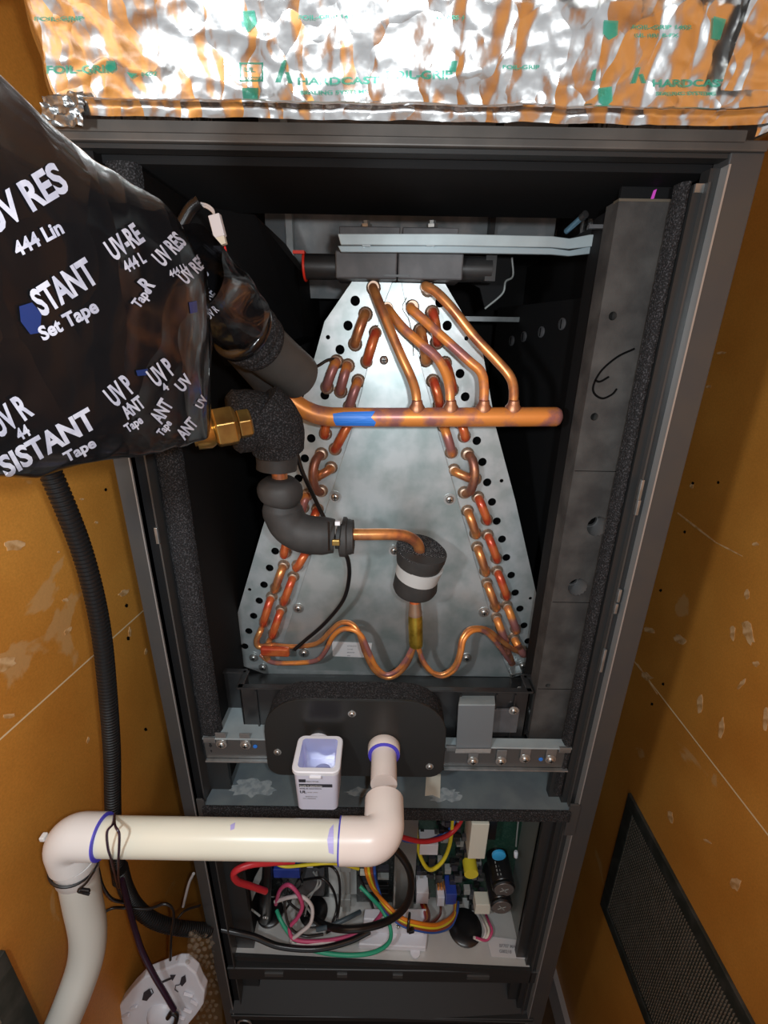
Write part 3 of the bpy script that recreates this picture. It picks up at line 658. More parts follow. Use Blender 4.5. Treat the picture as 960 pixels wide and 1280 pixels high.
def ubend(A, Bq, m, proud=.0155, r=.0055, bulge=None):
    a, b = at(*A, YC), at(*Bq, YC); out = Vector((0, -1, 0)); h = (b-a)*.5; mid = (a+b)/2; st = proud - h.length*.55
    st = max(st, .004); pts = [a+Vector((0, .003, 0)), a+out*st*.5]
    for k in range(0, 11):
        t = PI*k/10; p = mid - h*math.cos(t) + out*(st + (proud-st)*math.sin(t))
        if bulge: p = p + Vector(bulge)*math.sin(t)
        pts.append(p)
    pts += [b+out*st*.5, b+Vector((0, .003, 0))]
    o = MB().tube(pts, r, 12).build('return_bend', m, coil, smooth=True)
    for c in (a, b): MB().lathe(c, out, [(0, r*1.45), (.0014, r*1.5), (.003, r*1.2), (.0075, r*1.17), (.008, r*1.0)], 14).build('collar', COLLAR, o, smooth=True)
for A, Bq, k in UB: ubend(A, Bq, CM[k])
ubend((402, 567), (402, 613), COPPERD, .018, .0056, (-.008, 0, 0)); ubend((414, 584), (396, 594), COPPERO, .012)
ubend((584, 567), (580, 615), COPPERD, .018, .0056, (.008, 0, 0)); ubend((567, 587), (594, 598), COPPERO, .012)
# header pipe
YH = .062
hp = pth([(318, 448, .055), (345, 482, .062), (362, 499, YH), (383, 513, YH), (405, 520, YH), (440, 521.5, YH), (560, 521.5, YH), (695, 521, YH)], k=8)
n_ = len(hp)
hd = MB().tube(hp + [hp[-1]+Vector((.0035, 0, 0)), hp[-1]+Vector((.0058, 0, 0))], .0100, 22, rf=lambda i: .0100 if i < n_ else (.0085 if i == n_ else .0045)).build('header_pipe', COPPER, coil, smooth=True, label='thick horizontal copper header pipe')
ht = bvh(hd)
print_poly(ht, [(416, 517), (430, 515), (469, 514), (464, 522), (470, 528), (468, 533), (420, 532), (417, 526)], BLUEMK, coil, 'blue_marker_band', lift=.0004, step=3)
FEED = [[(467, 360, YC), (467, 362, .112), (475, 381, .098), (488, 413, .088), (502, 446, .080), (514, 472, .074), (520, 492, .066), (521, 512, YH)],
        [(484, 386, YC), (486, 388, .112), (502, 408, .100), (524, 428, .090), (545, 446, .082), (557, 466, .074), (562, 487, .066), (563, 512, YH)],
        [(515, 384, YC), (514, 386, .110), (532, 402, .100), (555, 423, .090), (586, 451, .080), (601, 465, .074), (605, 483, .068), (604, 512, YH)],
        [(535, 362, YC), (532, 358, .110), (546, 366, .100), (567, 388, .092), (592, 420, .086), (620, 450, .080), (637, 470, .074), (642, 487, .068), (641, 512, YH)]]
for i, L in enumerate(FEED):
    f = MB().tube(pth(L, k=7), .0050, 14).build('feeder_tube', [COPPERO, COPPER, COPPER, COPPERO][i], coil, smooth=True)
    e = at(L[-1][0], 511, YH); MB().lathe(e+Vector((0, 0, -.002)), (0, -.15, 1), [(0, .0085), (.004, .0082), (.007, .0062), (.011, .0052)], 16).build('braze_joint', COPPERD, f, smooth=True)
    s = at(L[0][0], L[0][1], YC); MB().lathe(s, (0, -1, 0), [(0, .008), (.002, .008), (.004, .0062), (.012, .006)], 14).build('collar', COLLAR, f, smooth=True)
for u, v in ((419, 621), (562, 624), (373, 760), (605, 765), (583, 822), (380, 816), (480, 450), (493, 688)): screw(coil, at(u, v, YC-.0032), .0052)
for u, v in ((317, 822), (329, 834), (653, 832), (640, 842)): screw(coil, at(u, v, YC-.002), .0044)
MB().tube(pth([(508, 372), (503, 385), (511, 400), (515, 420), (517, 445)], YC-.004), .0006, 5).build('crease_wire', GREYP, coil, smooth=True)
# bent foot tab and red tag low on the right
MB().obox(at(644, 838, YC-.012), (.008, 0, .002), (0, .008, 0), (0, 0, .0012)).build('foot_tab', ZINC, coil, bevel=.0008)
MB().obox(at(671, 836, YC-.01), (.008, 0, .002), (0, .002, 0), (0, 0, .003)).build('red_tag', RED, coil, bevel=.001)
# rating label
lc = [at(u, v, YC-.0034) for u, v in ((415, 802), (465, 804), (463, 822), (416, 820))]
lb = MB().prism(lc, (0, -.0004, 0)).build('label_plate', LABEL, coil)
for k, s in enumerate(('KFTEH2701', 'C4 060', 'BREXPEP', '094')): flat_text(s, at(434, 808+k*4, YC-.0040), (1, 0, 0), (0, 0, 1), .0020, INKG, lb)
# black plastic cap across the apex, and side stubs
tb = MB(); y0 = .105
z0, z1 = at(500, 349, y0).z, at(500, 314, y0).z; xa, xm, xb = at(419, 330, y0).x, at(497, 330, y0).x, at(579, 330, y0).x
cap = MB().box(xa, xm-.0004, y0, y0+.05, z0, z1).build('apex_cap', PLASTG, coil, bevel=.0015)
MB().box(xm+.0004, xb, y0-.001, y0+.05, z0, z1-.001).build('apex_cap', PLASTG, coil, bevel=.0015)
MB().box(at(480, 345, y0).x, at(512, 345, y0).x, y0-.0022, y0-.001, z0+.002, z0+.004).build('cap_latch', PLAST, coil)
MB().cyl((xa-.033, y0+.02, (z0+z1)/2), (xa+.005, y0+.02, (z0+z1)/2), .0125).build('end_stub', PLAST, coil, smooth=True)
MB().cyl((xb-.005, y0+.02, (z0+z1)/2), (xb+.032, y0+.02, (z0+z1)/2), .0125).build('end_stub', PLAST, coil, smooth=True)
MB().box(xb+.025, xb+.036, y0+.010, y0+.03, (z0+z1)/2-.012, (z0+z1)/2+.012).build('stub_block', PLAST, coil)
mb = MB(); mb.tube([(xa-.034, y0+.02+.0135*math.cos(a*PI/8), (z0+z1)/2+.0135*math.sin(a*PI/8)) for a in range(-2, 15)], .0014, 8); mb.box(xa-.044, xa-.032, y0+.006, y0+.009, (z0+z1)/2+.010, (z0+z1)/2+.013)
mb.build('red_clip', RED, coil, smooth=True)
mb = MB()
zz = at(460, 287, .13).z
MB().box(at(425, 287, .13).x, at(500, 287, .13).x, .12, .16, zz-.01, zz+.001).build('cap_rear_block', PLASTG, coil, bevel=.001)
MB().box(at(503, 287, .13).x, at(572, 287, .13).x, .12, .16, zz-.01, zz+.001).build('cap_rear_block', PLASTG, coil, bevel=.001)
for u in (458, 540): MB().lathe(at(u, 285, .13), (0, 0, 1), [(0, .006), (.003, .006), (.0035, .004), (.0065, .0038), (.007, 0)], 6).build('bolt', SCREW, coil)
# tie rail across the top
tr = thing('tie_rail', at(590, 300, .09), 'pale blue-grey metal rail lying across the coil top into the black block', 'rail')
YR = .088
def railf(v0, v1, m, nm, y0, th):
    L0 = [(422, v0+1), (560, v0+1), (690, v0+4), (712, v0+7), (738, v0+2), (768, v0+2)]; L1 = [(768, v1), (738, v1), (712, v1+3), (690, v1+1), (560, v1-1), (426, v1-2)]
    mb = MB(); P = [at(u, v, y0) for u, v in L0]+[at(u, v, y0) for u, v in L1]; mb.prism(P, (0, th, 0)); return mb.build(nm, m, tr, bevel=.0006)
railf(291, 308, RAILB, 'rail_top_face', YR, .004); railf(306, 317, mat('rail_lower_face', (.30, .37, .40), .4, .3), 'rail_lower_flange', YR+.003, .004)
for u in (458, 538): MB().box(at(u, 307, YR).x-.004, at(u, 307, YR).x+.004, YR-.001, YR+.002, at(u, 308, YR).z, at(u, 308, YR).z+.0012).build('rail_tab', ZINC, tr)
# dark bracket at upper right behind the rail, with a ragged sealant edge
MB().prism([at(u, v, .2) for u, v in ((578, 318), (640, 322), (637, 350), (620, 378), (606, 385), (600, 360), (580, 350))], (0, .004, 0)).build('torn_foam_flap', BLK, coil)
MB().tube(pth([(640, 322), (641, 345), (632, 352), (628, 367), (606, 386)], .199), .0012, 6).build('ragged_edge', GREYP, coil, smooth=True)
MB().box(at(575, 400, .33).x, at(672, 398, .33).x, .33, .335, at(620, 402, .33).z, at(620, 396, .33).z).build('rear_crossbar', ZINC, coil)
sd = at(719, 279, .06); 
vd = thing('valve_stem', sd, 'small blue and silver valve stem in the dark upper right corner', 'valve')
A_, B_ = at(708, 289, .09), at(727, 272, .07)
MB().cyl(A_, B_, .0028, n=10).build('stem', mat('steel_blue', (.15, .30, .42), .25, .6), vd, smooth=True); MB().cyl(B_, B_+(B_-A_)*.25, .0034, n=10).build('stem_cap', PLAST, vd, smooth=True)
bb_ = at(745, 282, .06); MB().box(bb_.x-.006, bb_.x+.01, .06, .064, bb_.z-.002, bb_.z+.001).build('corner_hinge', PLASTG, cab)

# distributor with thin tubes
YD = .070
dist = thing('distributor', at(520, 810, YD), 'yellow brass distributor with thin copper tubes looping to both sides of the coil', 'distributor')
da, db = at(520, 808, YD), at(519, 768, YD)
dx = (db-da)
MB().lathe(da, dx, [(0, .005), (.002, .0088), (.006, .0092), (dx.length*.86, .0092), (dx.length, .0085)], 22).build('brass_body', BRASSY, dist, smooth=True)
MB().lathe(db, dx, [(0, .0088), (.003, .0090), (.006, .0082), (.014, .0076), (.018, .0070)], 18).build('neck_collar', COLLAR, dist, smooth=True)
TL = [[(518, 808), (510, 828), (498, 842), (484, 847), (468, 838), (456, 815), (448, 790), (438, 779), (425, 779), (412, 790), (400, 802), (385, 807), (362, 808), (340, 806)],
      [(516, 808), (506, 827), (495, 839), (482, 843), (470, 833), (460, 812), (452, 795), (441, 787), (427, 787), (416, 796), (408, 812), (398, 824), (382, 828), (350, 829), (336, 826), (326, 818)],
      [(523, 808), (528, 826), (538, 839), (553, 843), (567, 834), (574, 818), (577, 800), (586, 787), (600, 785), (612, 789), (628, 802), (642, 812), (653, 817)],
      [(522, 808), (530, 828), (541, 841), (554, 845), (569, 836), (576, 818), (580, 800), (590, 789), (603, 788), (614, 796), (627, 812), (635, 824), (640, 829)]]
YE = [.112, .112, .118, .118]
for i, L in enumerate(TL):
    n = len(L); L2 = [(u, v, YD + (YE[i]-YD)*max(0, (k/(n-1)-.45)/.55)) for k, (u, v) in enumerate(L)]
    MB().tube(pth(L2, k=6), .0033, 10).build('capillary_tube', [COPPERO, COPPER, COPPERO, COPPER][i], dist, smooth=True)
for L in ([(327, 784, YC), (326, 788, .112), (321, 800, .108), (324, 808, .107), (340, 807, .107)], [(338, 798, YC), (336, 803, .115), (331, 815, .108), (335, 824, .108)]):
    MB().tube(pth(L), .0042, 10).build('inlet_tube', COPPERO, dist, smooth=True)
a = at(344, 814, .10); MB().obox(a, (.020, 0, -.0005), (0, .004, 0), (0, 0, .0072)).build('sensor_clip', COPPERR, dist, bevel=.003, label='red copper clip holding the sensor bulb')
for A, Bq in (((640, 829), (630, 805)), ((653, 817), (644, 800))):
    MB().tube([at(*A, .118), at((A[0]+Bq[0])/2, (A[1]+Bq[1])/2, .112), at(*Bq, YC)], .0052, 12).build('inlet_stub', COPPERD, dist, smooth=True)

# liquid line with foam pieces
YL = .030
liq = thing('liquid_line', at(390, 690, YL), 'copper liquid line with brass nut and black foam elbows left of the coil plate', 'pipe')
def foam_tube(name, L, r, m, y=None, k=10, rf=None, caps=True, am=.0007, seed=1):
    P = pth(L, y, k); mb = MB(); n = len(P); mb.tube(P, r, 28, cap=caps, rf=(lambda i: rf(i/(n-1))*r) if rf else None)
    mb.v = [v + Vector((noise.noise(v*90+Vector((seed, 0, 0))), noise.noise(v*90+Vector((0, seed+5, 0))), noise.noise(v*90+Vector((0, 0, seed+9)))))*am for v in mb.v]
    return mb.build(name, m, liq, smooth=True)
# nut
n0, n1 = at(240, 541, -.062), at(308, 529, -.045); nd = (n1-n0)
MB().lathe(n0, nd, [(0, .011), (nd.length*.45, .011), (nd.length*.5, .009), (nd.length*1.05, .009)], 20).build('pipe_stub', BRASS, liq, smooth=True)
hx = n0+nd*.38
MB().lathe(hx, nd, [(0, .0130), (.002, .0165), (.0165, .0165), (.019, .0130)], 6).build('hex_nut', BRASS, liq, bevel=.0008, label='large brass hex nut')
MB().lathe(hx+nd.normalized()*.019, nd, [(0, .0095), (.001, .0122), (.010, .0122), (.0115, .0098)], 6).build('hex_nut', BRASS, liq, bevel=.0006)
MB().lathe(hx-nd.normalized()*.014, nd, [(0, .014), (.010, .0148), (.014, .0125)], 24).build('flare_collar', BRASS, liq, smooth=True)
foam_tube('foam_elbow', [(288, 528, -.012), (300, 527, -.008), (318, 526, -.002), (334, 531, .003), (345, 543, .008), (348, 560, .012)], .0290, FOAM, rf=lambda t: min(1.0, .80+1.6*t)*(1-.14*t), am=.0014)
foam_tube('foam_elbow', [(325, 506, -.004), (341, 520, .0), (350, 536, .004), (350, 556, .010)], .0225, FOAM, am=.0012, seed=4)
foam_tube('foam_collar', [(346, 553, .013), (346, 566, .018), (346, 586, .018)], .0200, FOAMS, seed=2)
MB().cyl(at(348, 575, .02), at(351, 612, .02), .0078).build('copper_tube', COPPERO, liq, smooth=True)
foam_tube('foam_plug', [(350, 598, .018), (350, 606, .018), (350, 616, .018), (349, 626, .018), (348, 632, .018)], .0205, FOAMS, k=5, rf=lambda t: .35+.75*math.sin(PI*min(1, .12+t*.86))**.7, seed=3)
foam_tube('foam_elbow', [(353, 624, .022), (354, 640, .022), (364, 658, .022), (384, 668, .022), (418, 670, .024)], .0205, FOAMS, seed=7, rf=lambda t: min(1, .80+1.2*t)*min(1, .9+.9*(1-t)))
foam_tube('foam_end', [(421, 670, .024), (431, 671, .024), (442, 671, .024)], .0180, FOAMS, k=5, rf=lambda t: [.75, 1.18, 1.18, 1.05, 1.0][min(4, int(t*4.99))], seed=9)
MB().tube(sm([at(411, 652+k*9, .004) for k in range(5)]), .0010, 6).build('tie_strap', BLKW, liq, smooth=True)
MB().obox(at(420, 678, .002), (.0038, 0, 0), (0, .002, 0), (0, 0, .0030)).build('tie_buckle', BRASS, liq, bevel=.0006)
MB().obox(at(422, 654, .004), (.0026, 0, 0), (0, .002, 0), (0, 0, .0020)).build('tie_end', WHITEP, liq, bevel=.0005)
cp = pth([(420, 668, .026), (455, 668, .030), (492, 668, .036), (510, 671, .044), (522, 680, .054), (525, 694, .062)], k=8)
MB().tube(cp, .0064, 18).build('copper_tube', COPPERO, liq, smooth=True)
# foam wrap with white band over the distributor inlet
w0, w1 = at(526, 686, .062), at(518, 738, YD); wd_ = (w0-w1)
WN = wd_.normalized()+Vector((0, -.25, 0))
MB().lathe(w1, wd_, [(0, .008), (.001, .0250), (.006, .0272), (wd_.length*.42, .0255)], 32).build('foam_wrap', FOAMS, liq, smooth=True)
MB().lathe(w1+wd_*.36, wd_+Vector((.008, 0, 0)), [(0, .0240), (.0004, .0262), (wd_.length*.30, .0278), (wd_.length*.305, .025)], 32).build('white_band', mat('white_foam_tape', (.50, .52, .52), .5), liq, smooth=True)
MB().lathe(w1+wd_*.64, wd_+Vector((.006, 0, 0)), [(0, .022), (.001, .0268), (wd_.length*.22, .0295), (wd_.length*.34, .0295)], 32).build('foam_wrap', FOAMS, liq, smooth=True)
MB().lathe(w1+wd_*.985, wd_+Vector((.006, -.006, 0)), [(0, .0293), (.0006, .0288), (.0012, .008)], 32).build('foam_cut_face', FOAMT, liq, smooth=True)
MB().cyl(w1+Vector((0, 0, .005)), at(519, 768, YD)-Vector((0, 0, .005)), .0068).build('copper_tube', COPPERR, liq, smooth=True)

# black sensor cables
def wire(name, L, r, m, label, cat='wire', y=None, group=None, n=8, zmin=None, k=8):
    P = pth([(q[0], q[1], min(q[2] if len(q) > 2 else y, .085 if q[1] > 1010 else 9)) for q in L], None, k)
    if zmin is not None: P = [p if p.z > zmin else p + (p-CAM)*((zmin/p.z)-1) for p in P]
    o = MB().tube(P, r, n).build(name, m, None, smooth=True); return dress(o, label, cat, group)
wire('sensor_cable', [(352, 540, .05), (368, 560, .055), (378, 590, .06), (392, 620, .07), (404, 645, .08), (412, 660, .07), (425, 683, .05), (435, 700, .055), (436, 725, .07), (428, 752, .08), (405, 780, .09), (382, 800, .095), (368, 812, .095)], .0026, BLKW,
     'thin black sensor cable curving from the foam elbow to the red copper clip', 'cable')
wire('sensor_lead', [(388, 462, .10), (398, 457, .11), (410, 450, .115), (420, 449, .12)], .0018, BLKW, 'short black sensor lead between grey foam sleeve and return bends', 'cable')

# ------------------------------------------------------------------ drain pan
pan = thing('drain_pan', (.0, .25, -.49), 'black plastic drain pan under the coil', 'tray')
def panel(name, a, b, z0, z1, th=.003, m=PLAST):   # vertical wall between plan points a and b
    a = Vector((*a, 0)); b = Vector((*b, 0)); t = (b-a).normalized(); n = Vector((-t.y, t.x, 0))*th
    mb = MB(); mb.prism([a+Vector((0, 0, z0)), b+Vector((0, 0, z0)), b+Vector((0, 0, z1)), a+Vector((0, 0, z1))], n)
    return mb.build(name, m, pan, bevel=.0008)
pl = [(-.214, .06), (-.176, .06), (-.176, .032), (.187, .032), (.187, .058), (.222, .058)]
zr, zb = -.408, -.482
for a, b in zip(pl, pl[1:]): panel('pan_wall', a, b, zb, zr)
panel('pan_wall', (-.214, .42), (-.214, .06), zb, zr); panel('pan_wall', (.222, .058), (.222, .42), zb, zr)
for a, b in zip(pl, pl[1:]):
    A = Vector((*a, 0)); Bv = Vector((*b, 0)); t = (Bv-A).normalized(); n = Vector((-t.y, t.x, 0))
    MB().prism([A-n*.003-t*.002+Vector((0, 0, zr-.001)), Bv-n*.003+t*.002+Vector((0, 0, zr-.001)), Bv+n*.005+t*.002+Vector((0, 0, zr-.001)), A+n*.005-t*.002+Vector((0, 0, zr-.001))], (0, 0, .0025)).build('pan_rim', PLAST, pan, bevel=.0008)
MB().box(-.212, .222, .036, .42, zb, zb+.004).build('pan_floor', PLAST, pan)
MB().box(-.212, .222, .108, .113, zb, -.462).build('inner_rib', PLAST, pan, bevel=.001)
MB().prism([(-.205, .070, -.445), (.218, .070, -.445), (.218, .125, -.466), (-.205, .125, -.466)], (0, 0, -.003)).build('pan_ledge', PLAST, pan)
for x in (-.155, .10, .145, .168): MB().box(x-.001, x+.001, .029, .033, zb, zr-.003).build('pan_gusset', PLAST, pan)
MB().box(.128, .176, .0285, .032, -.472, -.434).build('pan_pad', PLASTG, pan, bevel=.001)
screw(pan, at(642, 888, .028), .0042); screw(pan, at(650, 862, .06), .0035)
MB().lathe((.20, .05, -.452), (0, -1, 0), [(0, .007), (.006, .007), (.007, .004), (.007, 0)], 6).build('pan_bolt', ZINCD, pan)

# silver support rails under the pan
def zrail(name, u0, u1, y, label, scr, dots, flat=False):
    a, b = at(u0, 935, y), at(u1, 935, y)
    t = thing(name, ((a.x+b.x)/2, y, -.52), label, 'bracket')
    zt_ = -.470 if u0 < 400 else -.478
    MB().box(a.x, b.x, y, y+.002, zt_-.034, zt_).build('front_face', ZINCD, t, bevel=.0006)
    MB().box(a.x, b.x, y-.003, y+(.05 if u0 < 400 else .012), zt_, zt_+.0022).build('top_flange', RAILB, t, bevel=.0006)
    MB().box(a.x, b.x, y-.005, y, zt_-.036, zt_-.034).build('bottom_lip', ZINC, t, bevel=.0005)
    for x0, x1 in ((a.x+.001, a.x+.016), (b.x-.016, b.x-.001)): MB().box(x0, x1, y-.0035, y, zt_-.005, zt_+.003).build('edge_fold', ZINC, t, bevel=.0006)
    for u, v in scr:
        c = at(u, v, y-.002); MB().obox(c+Vector((0, .0005, .008)), (.0065, 0, 0), (0, .0008, 0), (0, 0, .010)).build('screw_tab', ZINC, t, bevel=.0006); screw(t, c, .0046)
    for u, v in dots:
        c = at(u, v, y-.0004); MB().lathe(c, (0, -1, 0), [(0, .0028), (.0006, .0026), (.0007, 0)], 12).build('blue_dot', BLUEMK, t)
    return t
zrail('support_rail', 256, 352, .012, 'short silver support bracket left of the rounded black plate', [(277, 930), (307, 931)], [(319, 933)])
zrail('support_rail', 556, 714, .012, 'long silver support bracket with four screws right of the rounded black plate', [(591, 951), (626, 951), (656, 948), (688, 949)], [(676, 949)])
# galvanised hanging clip
hc = thing('hanging_clip', at(597, 938, .006), 'grey galvanised sheet clip hooked over the drain pan edge', 'clip')
q = [at(u, v, .008) for u, v in ((573, 882), (619, 882), (614, 936), (570, 936))]
MB().prism(q, (0, .0015, 0)).build('clip_face', mat('clip_sheet', (.21, .24, .26), .4, .45), hc, bevel=.0005)
q = [at(573, 882, .008), at(619, 882, .008), at(618, 870, .034), at(575, 870, .034)]
MB().prism(q, (0, 0, .0014)).build('clip_hook', RAILB, hc, bevel=.0005)
q = [at(570, 936, .007), at(614, 936, .007), at(613, 941, .003), at(569, 941, .003)]; MB().prism(q, (0, 0, -.0012)).build('clip_foot', ZINC, hc)

# ------------------------------------------------------------------ rounded gasket plate
gp = thing('gasket_plate', (-.03, .02, -.51), 'rounded black plate with thick foam gasket below the coil', 'plate')
xl, xr_, zlo, zhi = -.1385, .0795, -.5125, -.392
def stad(x0, x1, z0, z1, rt, rb, y):
    P = []
    for cx, cz, r, a0_ in ((x1-rt, z1-rt, rt, 0), (x0+rt, z1-rt, rt, 90), (x0+rb, z0+rb, rb, 180), (x1-rb, z0+rb, rb, 270)):
        for k in range(9): a = math.radians(a0_+k*90/8); P.append(Vector((cx+r*math.cos(a), y, cz+r*math.sin(a))))
    return P
MB().prism(stad(xl, xr_, zlo, zhi, .050, .018, -.004), (0, .003, 0)).build('plate', GASK, gp, bevel=.0008)
fm = MB(); K = 14; base = stad(xl+.001, xr_-.001, zlo+.001, zhi-.001, .049, .017, 0); c = Vector(((xl+xr_)/2, 0, (zlo+zhi)/2)); n = len(base)
vs = []
base2 = []
for i in range(n):
    for t in range(4): base2.append(base[i].lerp(base[(i+1) % n], t/4))
n = len(base2)
for j in range(K):
    for b_ in base2:
        p_ = Vector((b_.x, -.001 + .029*j/(K-1), b_.z)); d = noise.noise(p_*260)*.0011; dirv = (p_-c); dirv.y = 0; vs.append(p_ + dirv.normalized()*d)
fs = [(j*n+i, j*n+(i+1) % n, (j+1)*n+(i+1) % n, (j+1)*n+i) for j in range(K-1) for i in range(n)]
fm.add(vs, fs); fm.build('foam_gasket', FOAM, gp, smooth=True)
for u, v in ((347, 940), (440, 892), (537, 958)): screw(gp, at(u, v, -.004), .0032)

# float switch
fsw = thing('float_switch', at(397, 1010, -.06), 'small white float switch box with open top on the rounded black plate', 'switch')
c = at(398, 915, -.004); zt_ = -.436
T = [atz(373, 912, zt_), atz(428, 912, zt_), atz(427, 966, zt_), atz(366, 966, zt_)]
x0 = (T[0].x+T[3].x)/2; x1 = (T[1].x+T[2].x)/2; y1 = T[0].y; y0 = T[3].y
y1 = min(y1, -.014)
bz = at(400, 1012, y0+.003).z
MB().lathe((c.x, -.004, zt_-.022), (0, -1, 0), [(0, .0155), (.006, .0155), (.0065, .013), (.014, .013)], 24).build('pipe_socket', WHITEP, fsw, smooth=True)
def rr(x0, x1, y0, y1, r, z, n=5):
    P = []
    for cx, cy, a0_ in ((x1-r, y1-r, 0), (x0+r, y1-r, 90), (x0+r, y0+r, 180), (x1-r, y0+r, 270)):
        for k in range(n): a = math.radians(a0_+90*k/(n-1)); P.append(Vector((cx+r*math.cos(a), cy+r*math.sin(a), z)))
    return P
A = rr(x0+.002, x1-.002, y0+.002, y1-.001, .006, bz); n = len(A)
def ring(P, Q, mb=None, k0=0):
    mb = mb or MB(); n = len(P); mb.add(P+Q, [(i, (i+1) % n, n+(i+1) % n, n+i) for i in range(n)]); return mb
zw = zt_-.003
mb = MB(); O = rr(x0+.0015, x1-.0015, y0+.0015, y1-.0005, .007, zw); I = rr(x0+.0058, x1-.0058, y0+.0058, y1-.005, .004, zt_+.001); I2 = rr(x0+.0068, x1-.0068, y0+.0068, y1-.006, .004, zt_-.030)
A = rr(x0+.0035, x1-.0035, y0+.003, y1-.002, .006, bz)
ring(A, O, mb); mb.add(A, [tuple(range(n))]); mb.build('body', BOX, fsw, smooth=True)
mb = MB(); R0 = rr(x0, x1, y0, y1, .008, zw-.001); R1 = rr(x0, x1, y0, y1, .008, zt_); R2 = rr(x0+.001, x1-.001, y0+.001, y1-.001, .007, zt_+.001)
ring(R0, R1, mb); ring(R1, R2, mb); ring(R2, I, mb); mb.build('rim', WHITEP, fsw, smooth=True)
mb = MB(); ring(I, I2, mb); mb.add(I2, [tuple(range(n))]); mb.build('clear_well', BOXIN, fsw, smooth=True)
cx_ = (x0+x1)/2; cy_ = (y0+y1)/2
MB().lathe((cx_+.004, cy_, zt_-.030), (0, 0, 1), [(0, .0095), (.004, .0095), (.005, .0085), (.0052, 0)], 28).build('float_lens', BOXIN, fsw, smooth=True)
MB().obox((cx_, y0-.0008, zw-.0022), (.0065, 0, 0), (0, .0014, 0), (0, 0, .0016)).build('lid_tab', WHITEP, fsw, bevel=.001)
fy = y0+.0022
def fz(k): return zw-.008-k
def lab(s, dx_, dz, cap, m=INK, sq=1.2): flat_text(s, (x0+.008+dx_, fy-.0008, fz(dz)), (1, 0, 0), (0, 0, 1), cap, m, fsw, squeeze=sq, bold=.03)
MB().box(x0+.0075, x0+.0150, fy-.0010, fy-.0004, fz(.0045), fz(.0005)).build('label_block', INK, fsw)
lab('RECTOR', .0078, .0040, .0021, INKG)
MB().box(x0+.0075, x1-.0085, fy-.0010, fy-.0004, fz(.0115), fz(.0075)).build('label_block', INK, fsw)
flat_text('SAFE-T-SWITCH', (x0+.0082, fy-.0012, fz(.0108)), (1, 0, 0), (0, 0, 1), .0026, LABEL, fsw, squeeze=.95, bold=.03)
lab('MODEL SS3  FLOAT SWITCH', 0, .0145, .0015, INK, .9); lab('UL', 0, .0205, .0038, INK, 1.1); lab('LISTED  24VAC', .008, .0200, .0013, INKG, 1)
lab('MADE IN U.S.A.', .006, .0265, .0014, INKG, 1.0); lab('PAT. PENDING', .003, .0295, .0014, INKG, 1.1)

# ------------------------------------------------------------------ PVC condensate pipe
ZP = at(480, 929, 0).z; XP = at(480, 929, 0).x
pv = thing('condensate_pipe', at(100, 1280, -.12), 'white PVC condensate pipe with two elbows leaving the rounded black plate', 'pipe')
YE_ = -.116
MB().lathe((XP, -.004, ZP), (0, -1, 0), [(0, .0185), (.0015, .0195), (.012, .0190), (.013, .0185), (.013, .0150)], 32).build('bushing', PVCF, pv, smooth=True)
MB().lathe((XP, -.0155, ZP), (0, -1, 0), [(0, .0186), (.0016, .0188), (.0022, .0175)], 32).build('primer_ring', PRIMER, pv, smooth=True)
MB().cyl((XP, -.010, ZP), (XP, -.055, ZP), .0148, n=32).build('nipple', PVCF, pv, smooth=True)
# elbow: from -y to -x
def elbow(A, d0, d1, R, r, n0, n1, name, m, lab=None):
    """A = corner point; comes in along d0, leaves along d1"""
    d0 = Vector(d0).normalized(); d1 = Vector(d1).normalized(); c = Vector(A) - d0*R + d1*R; P = []
    P.append(Vector(A)-d0*(R+n0))
    for k in range(13): t = PI/2*k/12; P.append(c - d1*R*math.cos(t) + d0*R*math.sin(t))
    P.append(Vector(A)+d1*(R+n1)); o = MB().tube(P, r, 32).build(name, m, pv, smooth=True); return o
CR = Vector((XP+.0005, YE_, ZP))
elbow(CR, (0, -1, 0), (-1, 0, 0), .017, .0205, .026, .026, 'elbow', PVCF)
xj = CR.x-.043
MB().lathe((xj+.0004, CR.y, CR.z), (-1, 0, 0), [(0, .0206), (.0012, .0207), (.0018, .0190)], 32).build('primer_ring', PRIMER, pv, smooth=True)
LXc = at(86, 1045, YE_)
MB().cyl((xj+.005, CR.y, CR.z), (LXc.x+.02, LXc.y, LXc.z), .0177, n=40).build('pipe', PVC, pv, smooth=True, label='long cream horizontal pipe')
pt = bvh([o for o in pv.children if o.name.startswith('pipe')][0])
print_poly(pt, [(412, 1036), (417, 1030), (417, 1068), (411, 1066), (409, 1050)], PRIMERL, pv, 'primer_smear', lift=.0003, step=4)
print_poly(pt, [(288, 1031), (294, 1028), (293, 1036), (288, 1038)], PRIMERL, pv, 'primer_smear', lift=.0003, step=4)
LC = Vector((LXc.x-.004, YE_, LXc.z))
elbow(LC, (-1, 0, 0), (0, 0, -1), .017, .0208, .020, .016, 'elbow', PVCW)
MB().lathe((LC.x+.037, LC.y, LC.z), (1, 0, 0), [(0, .0208), (.0012, .0206), (.0018, .0182)], 32).build('primer_ring', PRIMER, pv, smooth=True)
MB().obox((LC.x-.021, LC.y, LC.z-.002), (.0025, 0, 0), (0, .0035, 0), (0, 0, .0025)).build('mould_nub', PVCW, pv, bevel=.001)
hz = LC - Vector((0, 0, .030))
L = [LC-Vector((0, 0, .028)), LC-Vector((-.001, 0, .045))] + [at(u, v, y) for u, v, y in ((103, 1125, YE_), (110, 1165, YE_-.003), (107, 1200, YE_-.010), (92, 1245, YE_-.024), (70, 1298, YE_-.040), (50, 1345, YE_-.055))]
MB().tube(sm(L, 8), .0180, 32).build('drop_pipe', mat('soft_white_pvc', (.66, .68, .63), .3), pv, smooth=True)
